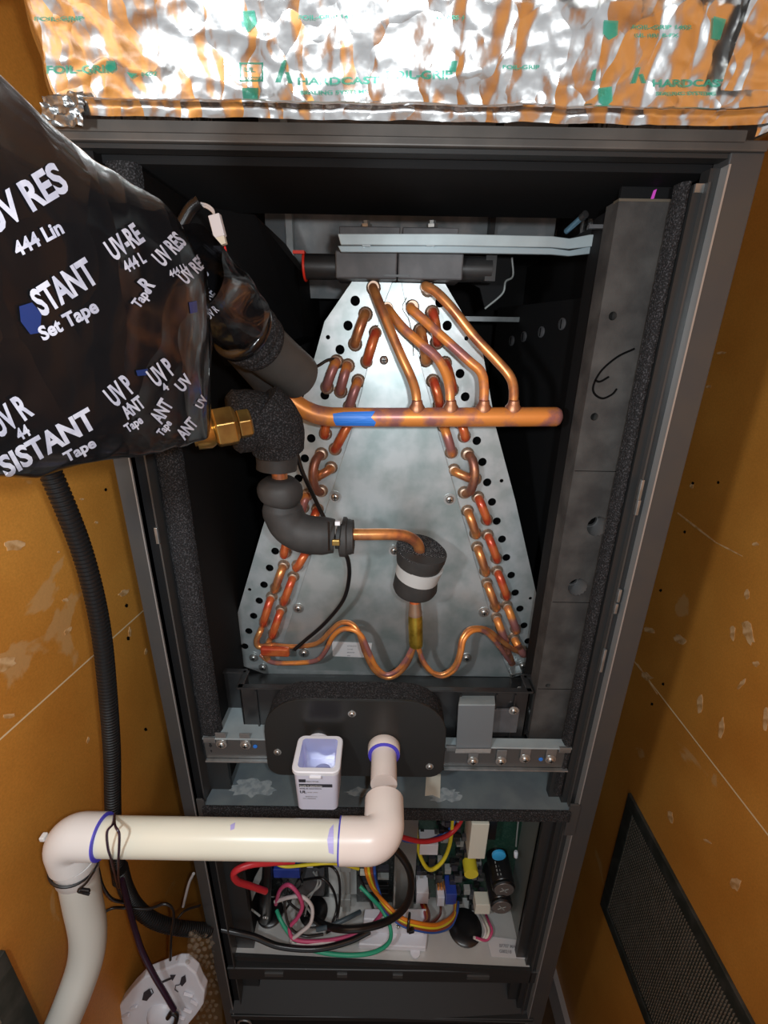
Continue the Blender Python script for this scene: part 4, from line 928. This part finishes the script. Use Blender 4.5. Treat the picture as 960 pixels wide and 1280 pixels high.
MB().lathe(L[1], L[2]-L[1], [(-.012, .0192), (.010, .0196), (.012, .0184)], 32).build('coupling', PVCW, pv, smooth=True)
# black ties
def loop(name, c, ax, r, w, label, m=BLKW, cat='cable tie', tail=None):
    t = thing(name, c, label, cat); ax = Vector(ax).normalized(); a = ax.orthogonal().normalized(); b = ax.cross(a)
    MB().tube([Vector(c)+(a*math.cos(k*PI/18)+b*math.sin(k*PI/18))*r for k in range(37)], w, 6, cap=False).build('strap', m, t, smooth=True)
    if tail: MB().tube(sm(tail), w, 6).build('tail', m, t, smooth=True)
    return t
lc_ = at(92, 1108, YE_)
tl = loop('cable_tie', Vector((LC.x, YE_, LC.z-.041)), (.25, 0, 1), .0212, .0013, 'black tie around the white elbow at lower left, its ends sticking out', tail=[at(118, 1088, -.138), at(108, 1103, -.139), at(98, 1113, -.140), at(104, 1116, -.141), at(112, 1118, -.141)])
MB().obox(at(107, 1113, -.1405), (.004, 0, -.0008), (0, .0015, 0), (0, 0, .002)).build('knot', BLKW, tl, bevel=.0008)
tw = thing('tie_wire', at(143, 1070, -.13), 'thin black wire looped over the long horizontal white pipe near its left elbow', 'cable tie')
for du, L in ((0, [(143, 1018, -.10), (141, 1030, -.128), (134, 1040, -.136), (135, 1060, -.138), (139, 1074, -.134), (144, 1095, -.10), (148, 1110, -.06)]), (1, [(143, 1018, -.10), (144, 1032, -.130), (149, 1042, -.137), (149, 1060, -.138), (148, 1076, -.134), (148, 1095, -.10), (150, 1110, -.06)])):
    MB().tube(pth(L), .0011, 6).build('wire_strand', PURW, tw, smooth=True)

# ------------------------------------------------------------------ shelf over the control compartment
sh = thing('control_shelf', (.012, .04, -.60), 'blue-grey sheet metal shelf above the circuit boards, scuffed with glue', 'shelf')
zs = -.572
MB().prism([(-.216, .085, zs), (.243, .085, zs), (.256, -.002, zs), (-.229, -.002, zs)], (0, 0, -.002)).build('shelf_sheet', SHELF, sh)
MB().box(-.229, .250, -.006, -.001, zs-.016, zs+.0015).build('front_foam_edge', FOAM, sh, bevel=.001)
for x0_, x1_ in ((-.236, -.226), (.248, .262)): MB().prism([(x0_, -.003, zs-.045), (x1_, -.003, zs-.045), (x1_, -.003, zs+.010), (x1_-.003, -.003, zs+.013), (x0_, -.003, zs+.013)], (0, .0025, 0)).build('end_tab', POST, sh, bevel=.0006)
MB().box(-.226, .250, .086, .09, zs, zs+.03).build('rear_upstand', BLKMETAL, sh)
def smear(u, v, su, sv, seed):
    random.seed(seed); P = []
    for i in range(26):
        a = 2*PI*i/26; r = .55+.45*random.random(); P.append(atz(u+su*r*math.cos(a), v+sv*r*math.sin(a), zs+.0003))
    MB().prism(P, (0, 0, .0004)).build('glue_smear', SMEAR, sh)
smear(318, 985, 36, 14, 3); smear(556, 994, 26, 10, 5); smear(450, 990, 22, 7, 8); random.seed(11)
tp = thing('masking_tape_strip', atz(540, 990, zs), 'small cream strip of masking tape on the blue-grey shelf', 'tape')
MB().prism([atz(u, v, zs+.0012) for u, v in ((533, 967), (551, 968), (550, 998), (541, 994), (531, 995))], (0, 0, .0005)).build('strip', TAPEPAPER, tp)

# ------------------------------------------------------------------ control compartment
ZT = -.932
tray = thing('control_tray', (0, .15, ZT-.01), 'pale metal tray carrying the circuit boards at the cabinet bottom', 'tray')
f0, f1 = atz(289, 1178, ZT), atz(661, 1206, ZT)
MB().prism([(-.232, .016, ZT), (.248, .006, ZT-.012), (.235, .296, ZT-.004), (-.175, .296, ZT)], (0, 0, -.002)).build('tray_sheet', TRAY, tray)
MB().prism([(-.236, .0105, ZT+.001), (.249, .0025, ZT-.011), (.249, .0025, ZT-.022), (-.236, .0105, ZT-.010)], (0, .005, 0)).build('front_fold', BLKMETAL, tray)
def tz(x): return ZT + .001 - .012*max(0, (x+.232)/.48)*.9
def tp_(u, v, up=0):
    p = atz(u, v, ZT); return atz(u, v, tz(p.x)+up)
def grommet(u, v, r, label=None):
    c = tp_(u, v); mb = MB(); mb.lathe(c, (0, 0, 1), [(0, r), (.003, r*1.02), (.005, r*.94), (.0055, r*.4), (.0055, 0)], 30); mb.build('grommet', BLKW, tray, smooth=True)
grommet(338, 1142, .022); grommet(392, 1140, .024); grommet(581, 1160, .028)
q = [tp_(u, v, .0015) for u, v in ((608, 1170), (655, 1176), (658, 1199), (614, 1196))]
lb = MB().prism(q, (0, 0, .0005)).build('label_plate', LABEL, tray)
xd = (tp_(655, 1185)-tp_(612, 1182)).normalized(); yd = (tp_(630, 1170)-tp_(631, 1195)).normalized()
flat_text('BF707 MAIN', tp_(624, 1184, .003), xd, yd, .0045, INKG, lb, bold=.03); flat_text('G80218', tp_(624, 1191, .003), xd, yd, .0045, INKG, lb, bold=.03)
# white divider block
wb = thing('terminal_cover', tp_(490, 1185), 'white plastic cover block on the tray behind the black cable loop', 'cover')
P = [tp_(u, v) for u, v in ((448, 1186), (532, 1190), (534, 1172), (452, 1168))]
def riser(P, h): return P + [p+Vector((0, 0, h)) for p in P]
MB().hexa(riser(P, .012)).build('cover_base', WHITEP, wb, bevel=.0015)
P = [tp_(u, v) for u, v in ((454, 1174), (530, 1178), (532, 1160), (456, 1160))]
MB().hexa(riser([p+Vector((0, .004, 0)) for p in P], .046)).build('cover_block', WHITEP, wb, bevel=.002)
for u in (478, 492, 503): c = tp_(u, 1172, .046); MB().box(c.x-.0006, c.x+.0006, P[0].y+.0032, P[0].y+.0045, c.z-.022, c.z-.004).build('cover_slot', INKG, wb)
screw(wb, tp_(498, 1158, .0465), .0028, (0, 0, 1)); MB().lathe(tp_(519, 1191, .001), (0, 0, 1), [(0, .008), (.002, .008), (.0025, 0)], 18).build('cover_tab', WHITEP, wb)
# boards
def board(name, u0, v0, u1, v1, y, m, label):
    a, b = at(u0, v0, y), at(u1, v1, y); b.z = ZT+.002; t = thing(name, ((a.x+b.x)/2, y, b.z), label, 'circuit board'); MB().box(a.x, b.x, y, y+.002, b.z-(.006 if y == YB else 0), a.z).build('board', m, t); return t, a, b
YB = .10
pcb, pa, pb = board('circuit_board', 508, 1000, 640, 1128, YB, PCBM, 'green circuit board with two large capacitors at the right of the tray')
def comp(t, name, u0, v0, u1, v1, y, d, m, bev=.0008, **k):
    a, b = at(u0, v0, y), at(u1, v1, y); return MB().box(a.x, b.x, y, y+d, min(a.z, b.z), max(a.z, b.z)).build(name, m, t, bevel=bev, **k)
def pcap(u, v, r, y, L, lab_=None):
    c = at(u, v, y); o = MB().lathe(c, (0, 1, .03), [(0, r*.9), (.0015, r), (.004, r), (.0055, r*.95), (.007, r), (L, r)], 26).build('capacitor', BLKW, pcb, smooth=True)
    MB().lathe(c-Vector((0, .0005, 0)), (0, -1, 0), [(0, r*.86), (.0006, r*.84), (.0007, 0)], 24).build('capacitor_top', CAPT, o, smooth=True)
    mb = MB(); q = r*.5*.7
    mb.obox(c-Vector((0, .0014, 0)), (q, 0, q*.5), (0, .0003, 0), (-.0003, 0, .0006)); mb.obox(c-Vector((0, .0014, 0)), (q*.7, 0, -q*.8), (0, .0003, 0), (.0006, 0, .0004)); mb.build('vent_score', GREYP, o)
    for k in range(3):
        for j in range(4):
            MB().box(c.x-.010+k*.005, c.x-.0085+k*.005, c.y+.010+j*.006, c.y+.013+j*.006, c.z+r*.93, c.z+r*1.0).build('sleeve_print', GREYP, o)
pcap(630, 1112, .0185, .048, .052); pcap(627, 1134, .0180, .040, .060)
comp(pcb, 'ceramic_resistor', 590, 1030, 606, 1074, .060, .040, CERAM, .0012)
comp(pcb, 'relay', 607, 1018, 619, 1050, .07, .030, BLKW)
c = at(624, 1071, .044); MB().lathe(c, (0, 1, 0), [(0, .008), (.001, .0105), (.004, .0105), (.005, .008)], 20).build('disc_varistor', LBLU, pcb, smooth=True)
c = at(600, 1029, .08); MB().lathe(c, (0, 1, 0), [(0, .006), (.001, .008), (.004, .008), (.005, .006)], 20).build('disc_varistor', LBLU, pcb, smooth=True)
c = at(589, 1095, .065); MB().lathe(c+Vector((0, 0, .004)), (0, 1, 0), [(0, .0115), (.02, .0115)], 22).build('choke', YEL, pcb, smooth=True)
comp(pcb, 'white_connector', 525, 1056, 547, 1069, .075, .025, WHITEP); comp(pcb, 'white_connector', 521, 1116, 535, 1130, .072, .028, WHITEP)
comp(pcb, 'white_connector', 547, 1122, 555, 1133, .075, .025, WHITEP); comp(pcb, 'white_connector', 595, 1131, 612, 1143, .060, .02, CERAM)
comp(pcb, 'blue_connector', 558, 1118, 570, 1131, .07, .03, BLUP); comp(pcb, 'blue_tab', 600, 1020, 604, 1030, .08, .01, LBLU)
c = at(575, 1110, .13)
for u, v in ((524, 1092), (530, 1092), (536, 1095), (524, 1104), (531, 1106), (566, 1104), (573, 1100), (571, 1116), (578, 1120), (584, 1116), (590, 1122), (596, 1108), (560, 1090), (566, 1082), (574, 1070), (579, 1060), (558, 1050), (552, 1040), (548, 1030), (560, 1032), (570, 1050), (585, 1080), (600, 1085), (604, 1095), (541, 1075), (515, 1050), (516, 1065), (517, 1080), (600, 1118), (592, 1135)):
    s = random.uniform(2, 4.5); comp(pcb, 'chip_component', u-s, v-s*.8, u+s, v+s*.8, YB-random.uniform(.006, .022), .01, random.choice([BLKW, PCBD, GREYP, INK, PLASTG, BLKW]), .0005)
random.seed(21)
for k in range(90):
    u, v = random.uniform(514, 604), random.uniform(1022, 1148); s = random.uniform(1.4, 4)
    comp(pcb, 'chip_component', u-s, v-s*random.uniform(.5, 1.5), u+s, v+s, YB-random.uniform(.004, .018), .006, random.choice([BLKW, PCBD, GREYP, INK, PLASTG, BLKW, INK, PCBD, INK, CERAM if k % 5 == 0 else INK]), 0)
for k in range(4): comp(pcb, 'copper_pin', 547+k*3.8, 1109, 549.4+k*3.8, 1113, .085, .01, LEDO, .0003)
for k in range(6): comp(pcb, 'board_trace', 551, 1022+k*6, 560, 1024+k*6, YB-.0008, .0006, GREYP, 0)
MB().tube(pth([(648, 1025), (646, 1045), (645, 1058)], .09), .0012, 6).build('clear_lead', GREYP, pcb, smooth=True)
c = at(645, 1064, .07); MB().lathe(c, (0, -.3, -1), [(0, .0025), (.002, .0035), (.010, .003), (.012, .001)], 12).build('white_lug', WHITEP, pcb, smooth=True)
pc2, _, _ = board('circuit_board', 300, 1000, 410, 1106, .095, PCBD, 'dark circuit board behind the wires at the left of the tray')
comp(pc2, 'blue_terminal', 341, 1087, 375, 1098, .06, .03, BLUP); comp(pc2, 'red_terminal', 332, 1072, 368, 1080, .05, .03, RED)
comp(pc2, 'transformer', 372, 1100, 405, 1120, .075, .02, PLASTG)
for k in range(26):
    u, v = random.uniform(305, 405), random.uniform(1012, 1100); s = random.uniform(2, 5)
    comp(pc2, 'chip_component', u-s, v-s, u+s, v+s, .095-random.uniform(.006, .02), .01, random.choice([BLKW, INK, GREYP, PLASTG, WHITEP, BLKW]), .0005)
flat_text('R16  NK04  A12', at(318, 1024, .094), (1, 0, 0), (0, 0, 1), .006, GREYP, pc2)
pc3, _, _ = board('circuit_board', 445, 1040, 492, 1128, .088, PCBD, 'narrow dark circuit board with pin headers behind the long pipe elbow')
for k in range(8): comp(pc3, 'pin_header', 450+(k % 2)*22, 1082+k*5, 466+(k % 2)*20, 1085+k*5, .08, .008, random.choice([BLKW, GREYP, CERAM, INK]), .0004)
# aluminium partitions
part_ = thing('partition_sheet', at(505, 1120, .12), 'bright aluminium partition sheet between the circuit boards', 'partition')
a, b = at(495, 1005, .080), at(517, 1128, .080); b.z = ZT+.002; MB().box(a.x, b.x, .080, .083, b.z, a.z).build('sheet', mat('bright_aluminium', (.45, .47, .45), .3, .8), part_); MB().box(a.x, a.x+.003, .06, .083, b.z, a.z).build('flange', MATS['bright_aluminium'], part_)
a, b = at(408, 1030, .10), at(446, 1130, .10); b.z = ZT+.002; MB().box(a.x, b.x, .10, .103, b.z, a.z).build('sheet', TRAY, part_)
gr = thing('cable_guide', tp_(432, 1135), 'grey plastic cable guide standing left of the white cover block', 'cable guide')
a, b = at(426, 1070, .075), at(438, 1140, .075); MB().box(a.x, b.x, .075, .080, b.z, a.z).build('strip', GREYP, gr, bevel=.001)
for v in (1084, 1128): p_ = at(432, v, .068); MB().box(p_.x-.009, p_.x+.009, .066, .076, p_.z-.010, p_.z+.010).build('clip_block', GREYP, gr, bevel=.0015)
br = thing('clear_bracket', tp_(310, 1150), 'thin pale bracket slanting up at the left side of the tray', 'bracket')
MB().prism([at(u, v, .05) for u, v in ((305, 1132), (312, 1134), (326, 1100), (338, 1076), (331, 1074), (318, 1098))], (0, .003, 0)).build('strip', GREYP, br)
# black cable post
pp = thing('cable_post', tp_(333, 1140), 'upright black cable boot rising from the left rubber grommet', 'cable boot')
MB().tube(pth([(332, 1146, .06), (331, 1125, .055), (333, 1100, .055), (334, 1075, .055)], k=6), .0085, 16, rf=lambda i: .0115-.0002*i).build('boot', BLKW, pp, smooth=True)
screw(pp, at(332, 1147, .045), .003)
# wires
W = 'loose wires inside the control compartment'
wire('wire', [(368, 1076, .03), (340, 1078, .02), (312, 1081, .010), (293, 1090, .004), (296, 1101, .008), (312, 1107, .02), (332, 1114, .035)], .0046, REDW, 'thick red wire looping out at the left of the control tray', group=W, n=12)
wire('wire', [(333, 1068, .04), (340, 1076, .038), (356, 1083, .035), (385, 1081, .035), (410, 1079, .035), (430, 1081, .04), (448, 1086, .05)], .0024, YELW, 'yellow wire running right beneath the long white pipe', group=W)
wire('wire', [(520, 1022, .09), (521, 1048, .085), (526, 1072, .08), (537, 1087, .078), (552, 1078, .08), (562, 1056, .085), (566, 1022, .09)], .0033, YELW, 'yellow wire hanging in a U in front of the green circuit board', group=W)
wire('wire', [(488, 1040, .03), (505, 1047, .045), (530, 1052, .06), (556, 1046, .075), (571, 1034, .085), (580, 1018, .09)], .0036, REDW, 'red wire crossing above the yellow loop at the right', group=W)
wire('wire', [(492, 1044, .05), (510, 1051, .06), (535, 1051, .072), (558, 1040, .085), (568, 1026, .09), (570, 1014, .095)], .0028, BLUW, 'blue wire running behind the red wire at the right', group=W)
wire('cable', [(480, 1052, .0), (498, 1066, .0), (511, 1086, -.002), (514, 1110, -.002), (506, 1134, 0), (485, 1151, .004), (455, 1160, .006), (425, 1161, .01), (403, 1155, .03), (390, 1145, .05)], .0052, BLKW,
     'thick glossy black cable looping below the white pipe elbow to the middle grommet', 'cable', n=12)
dd = [(-3.0, ORW, 'orange'), (0, YELW, 'yellow'), (3.0, BRW, 'brown'), (5.6, BLUW, 'blue')]
for k, (o_, m_, nm) in enumerate(dd):
    wire('wire', [(456+k*4, 1074, .075), (458+k*3.5, 1092, .07), (466+k*2, 1110-o_*.2, .045), (482, 1132+o_, .018), (502, 1150+o_, .006), (524, 1157+o_, .006), (545, 1159+o_, .016), (560+k, 1152+o_, .035), (568+k, 1140, .055), (569+k*1.2, 1128, .075)], .0027, m_,
         nm + ' wire in the tied harness bending up to the blue connector', group='wires of the tied harness')
for k, (m_, nm) in enumerate(((REDW, 'red'), (ORW, 'orange'), (BRW, 'brown'))):
    wire('wire', [(526+k*2.6, 1128, .10), (531+k*2.6, 1142, .05), (531+k*1.6, 1152, .025), (521+k, 1156, .010), (508, 1152, .006)], .0022, m_, nm + ' wire dropping from the left white connector into the harness', group='wires of the left white connector')
wire('wire', [(551, 1132, .10), (550, 1143, .055), (542, 1152, .03), (530, 1156, .012)], .0022, BRW, 'brown wire curving from the small white connector', group=W)
ct = thing('cable_tie', at(511, 1158, .004), 'black cable tie gathering the orange and yellow harness', 'cable tie')
c = at(511, 1153, .006); MB().tube([c+Vector((.003*math.cos(k*PI/9)*.6, .010*math.cos(k*PI/9), .012*math.sin(k*PI/9))) for k in range(19)], .0020, 8, cap=False).build('strap', BLKW, ct, smooth=True)
MB().obox(at(514, 1163, .0), (.004, 0, .002), (0, .003, 0), (-.001, 0, .003)).build('tie_head', BLKW, ct, bevel=.0008)
wire('wire', [(450, 1108, .06), (462, 1120, .05), (478, 1138, .03), (488, 1160, .012), (486, 1178, .006), (468, 1190, .004), (440, 1194, .004), (405, 1191, .005), (375, 1181, .01), (358, 1162, .02), (350, 1148, .03), (346, 1138, .04)], .0031, GRNW,
     'green wire sweeping low across the tray front', group=W)
wire('wire', [(345, 1130, .05), (350, 1113, .045), (360, 1106, .04), (371, 1115, .035), (378, 1132, .03), (372, 1147, .025), (362, 1160, .02), (368, 1174, .012), (395, 1177, .012), (430, 1172, .014), (458, 1162, .02), (474, 1146, .04), (478, 1138, .05)], .0031, PINKW,
     'pink wire curling in front of the left grommets', group=W)
wire('wire', [(344, 1127, .05), (360, 1122, .042), (378, 1121, .036), (390, 1134, .03), (388, 1154, .02), (374, 1167, .014), (364, 1176, .012), (380, 1180, .010), (420, 1176, .012), (455, 1166, .02)], .0029, WHW, 'white wire curling beside the pink wire', group=W)
wire('cable', [(270, 1160, .01), (292, 1165, .008), (318, 1171, .008), (350, 1183, .004), (395, 1186, .004), (435, 1177, .008), (462, 1164, .014)], .0044, BLKW, 'black cable lying along the left front edge of the tray', 'cable', n=10)
for k, L in enumerate(([(398, 1084, .07), (412, 1082, .06), (422, 1092, .05), (425, 1112, .05), (423, 1140, .045), (418, 1158, .03), (408, 1166, .02)], [(380, 1100, .07), (402, 1098, .06), (416, 1112, .055), (421, 1135, .05), (414, 1158, .03)],
                       [(448, 1094, .08), (459, 1116, .07), (468, 1140, .055), (472, 1150, .045)], [(360, 1100, .06), (356, 1130, .04), (362, 1158, .02), (380, 1170, .015), (404, 1168, .015)])):
    wire('wire', L, .0021, BLKW, ['thin black wire arching left of the grey cable guide', 'thin black wire curving inside the other by the grey cable guide', 'thin dark wire dropping beside the white cover block', 'thin black wire tucked behind the pink curl'][k], group=W)
wire('wire', [(396, 1162, .02), (412, 1158, .02), (436, 1147, .03), (450, 1140, .045)], .0035, mat('slate_wire', (.06, .09, .11), .4), 'slate grey wire running up to the cable ends by the cover', group=W)
for k, (m_, nm) in enumerate(((WHW, 'white'), (CERAM, 'cream'), (PINKW, 'pink'))):
    wire('wire', [(598+k*4, 1140, .085), (603+k*4, 1152, .06), (607+k*4, 1164, .045), (602+k*3, 1175, .035), (592+k, 1172, .035)], .0022, m_, nm + ' wire arching from the right white connector into the large grommet', group='wires of the right grommet')
for k in range(6):
    a_ = random.uniform(310, 400); wire('wire', [(a_, 1090, .08), (a_+random.uniform(-12, 12), 1105, .06), (a_+random.uniform(-22, 22), 1125, .05), (a_+random.uniform(-15, 25), 1145, .04)], .0017, [BLKW, GREYP][k % 2],
         ['thin black', 'thin grey'][k % 2]+' wire in the tangle over the left grommets', group=['thin black wires over the left grommets', 'thin grey wires over the left grommets'][k % 2])

# ------------------------------------------------------------------ corrugated conduit and cables at left
def corr(name, L, r, label, y=None, pitch=.0042):
    P = pth(L, y, 30); D = [0]
    for a, b in zip(P, P[1:]): D.append(D[-1]+(b-a).length)
    n = int(D[-1]/pitch*6); Q = []; j = 0
    for i in range(n+1):
        s = D[-1]*i/n
        while j < len(P)-2 and D[j+1] < s: j += 1
        Q.append(P[j].lerp(P[j+1], (s-D[j])/max(1e-9, D[j+1]-D[j])))
    o = MB().tube(Q, r, 18, rf=lambda i: r*(1.0 if (i % 6) < 3 else .86)).build(name, CONDM, None, smooth=True); return dress(o, label, 'conduit')
YW = -.03
corr('corrugated_conduit', [(50, 555, -.06), (63, 590, -.055), (85, 642, -.05), (103, 690, -.045), (118, 745, -.045), (128, 800, -.045), (135, 870, -.045), (140, 940, -.04), (141, 1000, -.04), (143, 1050, -.04), (150, 1100, -.04)],
     .0088, 'black corrugated conduit hanging down the left wall behind the pipe')
corr('corrugated_conduit', [(150, 1085, -.045), (158, 1112, -.04), (172, 1135, -.035), (195, 1152, -.03), (225, 1160, -.02), (262, 1163, .0)], .0092, 'black corrugated conduit branch bending right to the cabinet foot')
wire('cable', [(122, 1085, -.1), (128, 1108, -.09), (140, 1124, -.07), (156, 1128, -.05)], .0020, BLKW, 'thin black cable curving from behind the white elbow', 'cable')
wire('cable', [(130, 1140, -.06), (142, 1135, -.055), (158, 1135, -.05), (185, 1136, -.048), (205, 1130, -.045), (215, 1135, -.044), (217, 1148, -.044), (214, 1170, -.044), (213, 1200, -.046)], .0017, BLKW, 'thin black cable humped over the lower conduit with a hanging end', 'cable')
wire('cable', [(222, 1148, -.045), (232, 1138, -.035), (250, 1132, -.02)], .0015, BLKW, 'short black wire tail at the cabinet foot, left of the post', 'cable')
wire('cable', [(242, 1092, .045), (236, 1105, .045), (229, 1133, .045)], .0022, WHW, 'short white wire hanging on the brown wall left of the post', 'cable')
wire('cable', [(152, 1100, -.055), (160, 1130, -.055), (168, 1160, -.056), (178, 1190, -.06), (192, 1218, -.066), (205, 1240, -.070), (218, 1262, -.072)], .0036, PURW, 'dark purple-black cable running down onto the white plastic cap', 'cable')

# white locking cap at the bottom
cpx = thing('locking_cap', at(200, 1250, -.06), 'white plastic locking cap with padlock symbols hanging at the lower left', 'cap')
yc0 = -.055
def capP(u, v, o=0): p = at(u, v, yc0 + (1290-v)*.00022); return p + Vector((0, -o, o*.4))
poly = [(141, 1272), (150, 1256), (165, 1237), (180, 1222), (200, 1214), (222, 1206), (232, 1206), (245, 1218), (251, 1232), (256, 1240), (254, 1256), (246, 1268), (236, 1280), (228, 1300), (206, 1330), (180, 1332), (155, 1318), (142, 1295)]
MB().prism([capP(u, v) for u, v in poly], Vector((0, .014, .0))).build('cap_disc', WHITEP, cpx, bevel=.002)
cd = [p for p in cpx.children][0]
c = capP(200, 1262)
MB().lathe(capP(203, 1268, .001), (0, -1, .35), [(0, .022), (.006, .020), (.010, .012), (.0105, 0)], 28).build('centre_boss', WHITEP, cpx, smooth=True)
for u, v, a in ((168, 1258, .6), (158, 1268, .6), (236, 1242, -.5), (243, 1252, -.9), (235, 1262, -.7), (226, 1270, -.6)):
    c = capP(u, v, .002); MB().obox(c, (.007*math.cos(a), 0, .007*math.sin(a)), (0, .002, 0), (-.0015*math.sin(a), 0, .0015*math.cos(a))).build('grip_rib', WHITEP, cpx, bevel=.0008)
def capmark(poly): MB().prism([capP(u, v, .0006) for u, v in poly], Vector((0, -.0006, 0))).build('printed_symbol', INK, cpx)
capmark([(202, 1226), (214, 1221), (213, 1218), (220, 1218), (216, 1225), (215, 1223), (203, 1228)])
capmark([(180, 1240), (187, 1235), (190, 1242), (184, 1250), (178, 1249)]); capmark([(227, 1221), (232, 1218), (233, 1226), (228, 1232), (225, 1229)])
MB().tube([capP(u, v, .001) for u, v in ((186, 1237), (190, 1235), (192, 1240), (188, 1245))], .0006, 6).build('shackle_symbol', INK, cpx)
MB().tube([capP(u, v, .001) for u, v in ((225, 1230), (220, 1231), (219, 1236), (223, 1239))], .0006, 6).build('shackle_symbol', INK, cpx)
MB().tube(sm([capP(u, v, .010) for u, v in ((214, 1262), (219, 1256), (225, 1260), (222, 1272), (217, 1278), (222, 1290))]), .0035, 10).build('knotted_cord', BLKW, cpx, smooth=True)

# bubble wrap beside the post
bw = thing('bubble_wrap', at(262, 1280, .02), 'clear bubble wrap bunched between the white cap and the black post', 'bubble wrap')
def bwp(i, j):
    p = at(236+42*i-14*j*(1-i), 1165+125*j, .015-.05*(1-i)); p = p + Vector((0, .006*noise.noise(Vector((i*4, j*7, 0))), .004*noise.noise(Vector((i*5, j*9, 4)))))
    return p
MB().grid(bwp, 16, 40).build('film', BUBM, bw, smooth=True)
mb = MB()
for a in range(6):
    for b in range(16):
        p_ = bwp((a+.5+.5*(b % 2))/7, (b+.5)/16); mb.lathe(p_+Vector((0, -.001, 0)), (0, -1, .2), [(0, .0038), (.0015, .0034), (.0027, .002), (.003, 0)], 8)
mb.build('bubbles', BUBM, bw, smooth=True, kind='stuff')
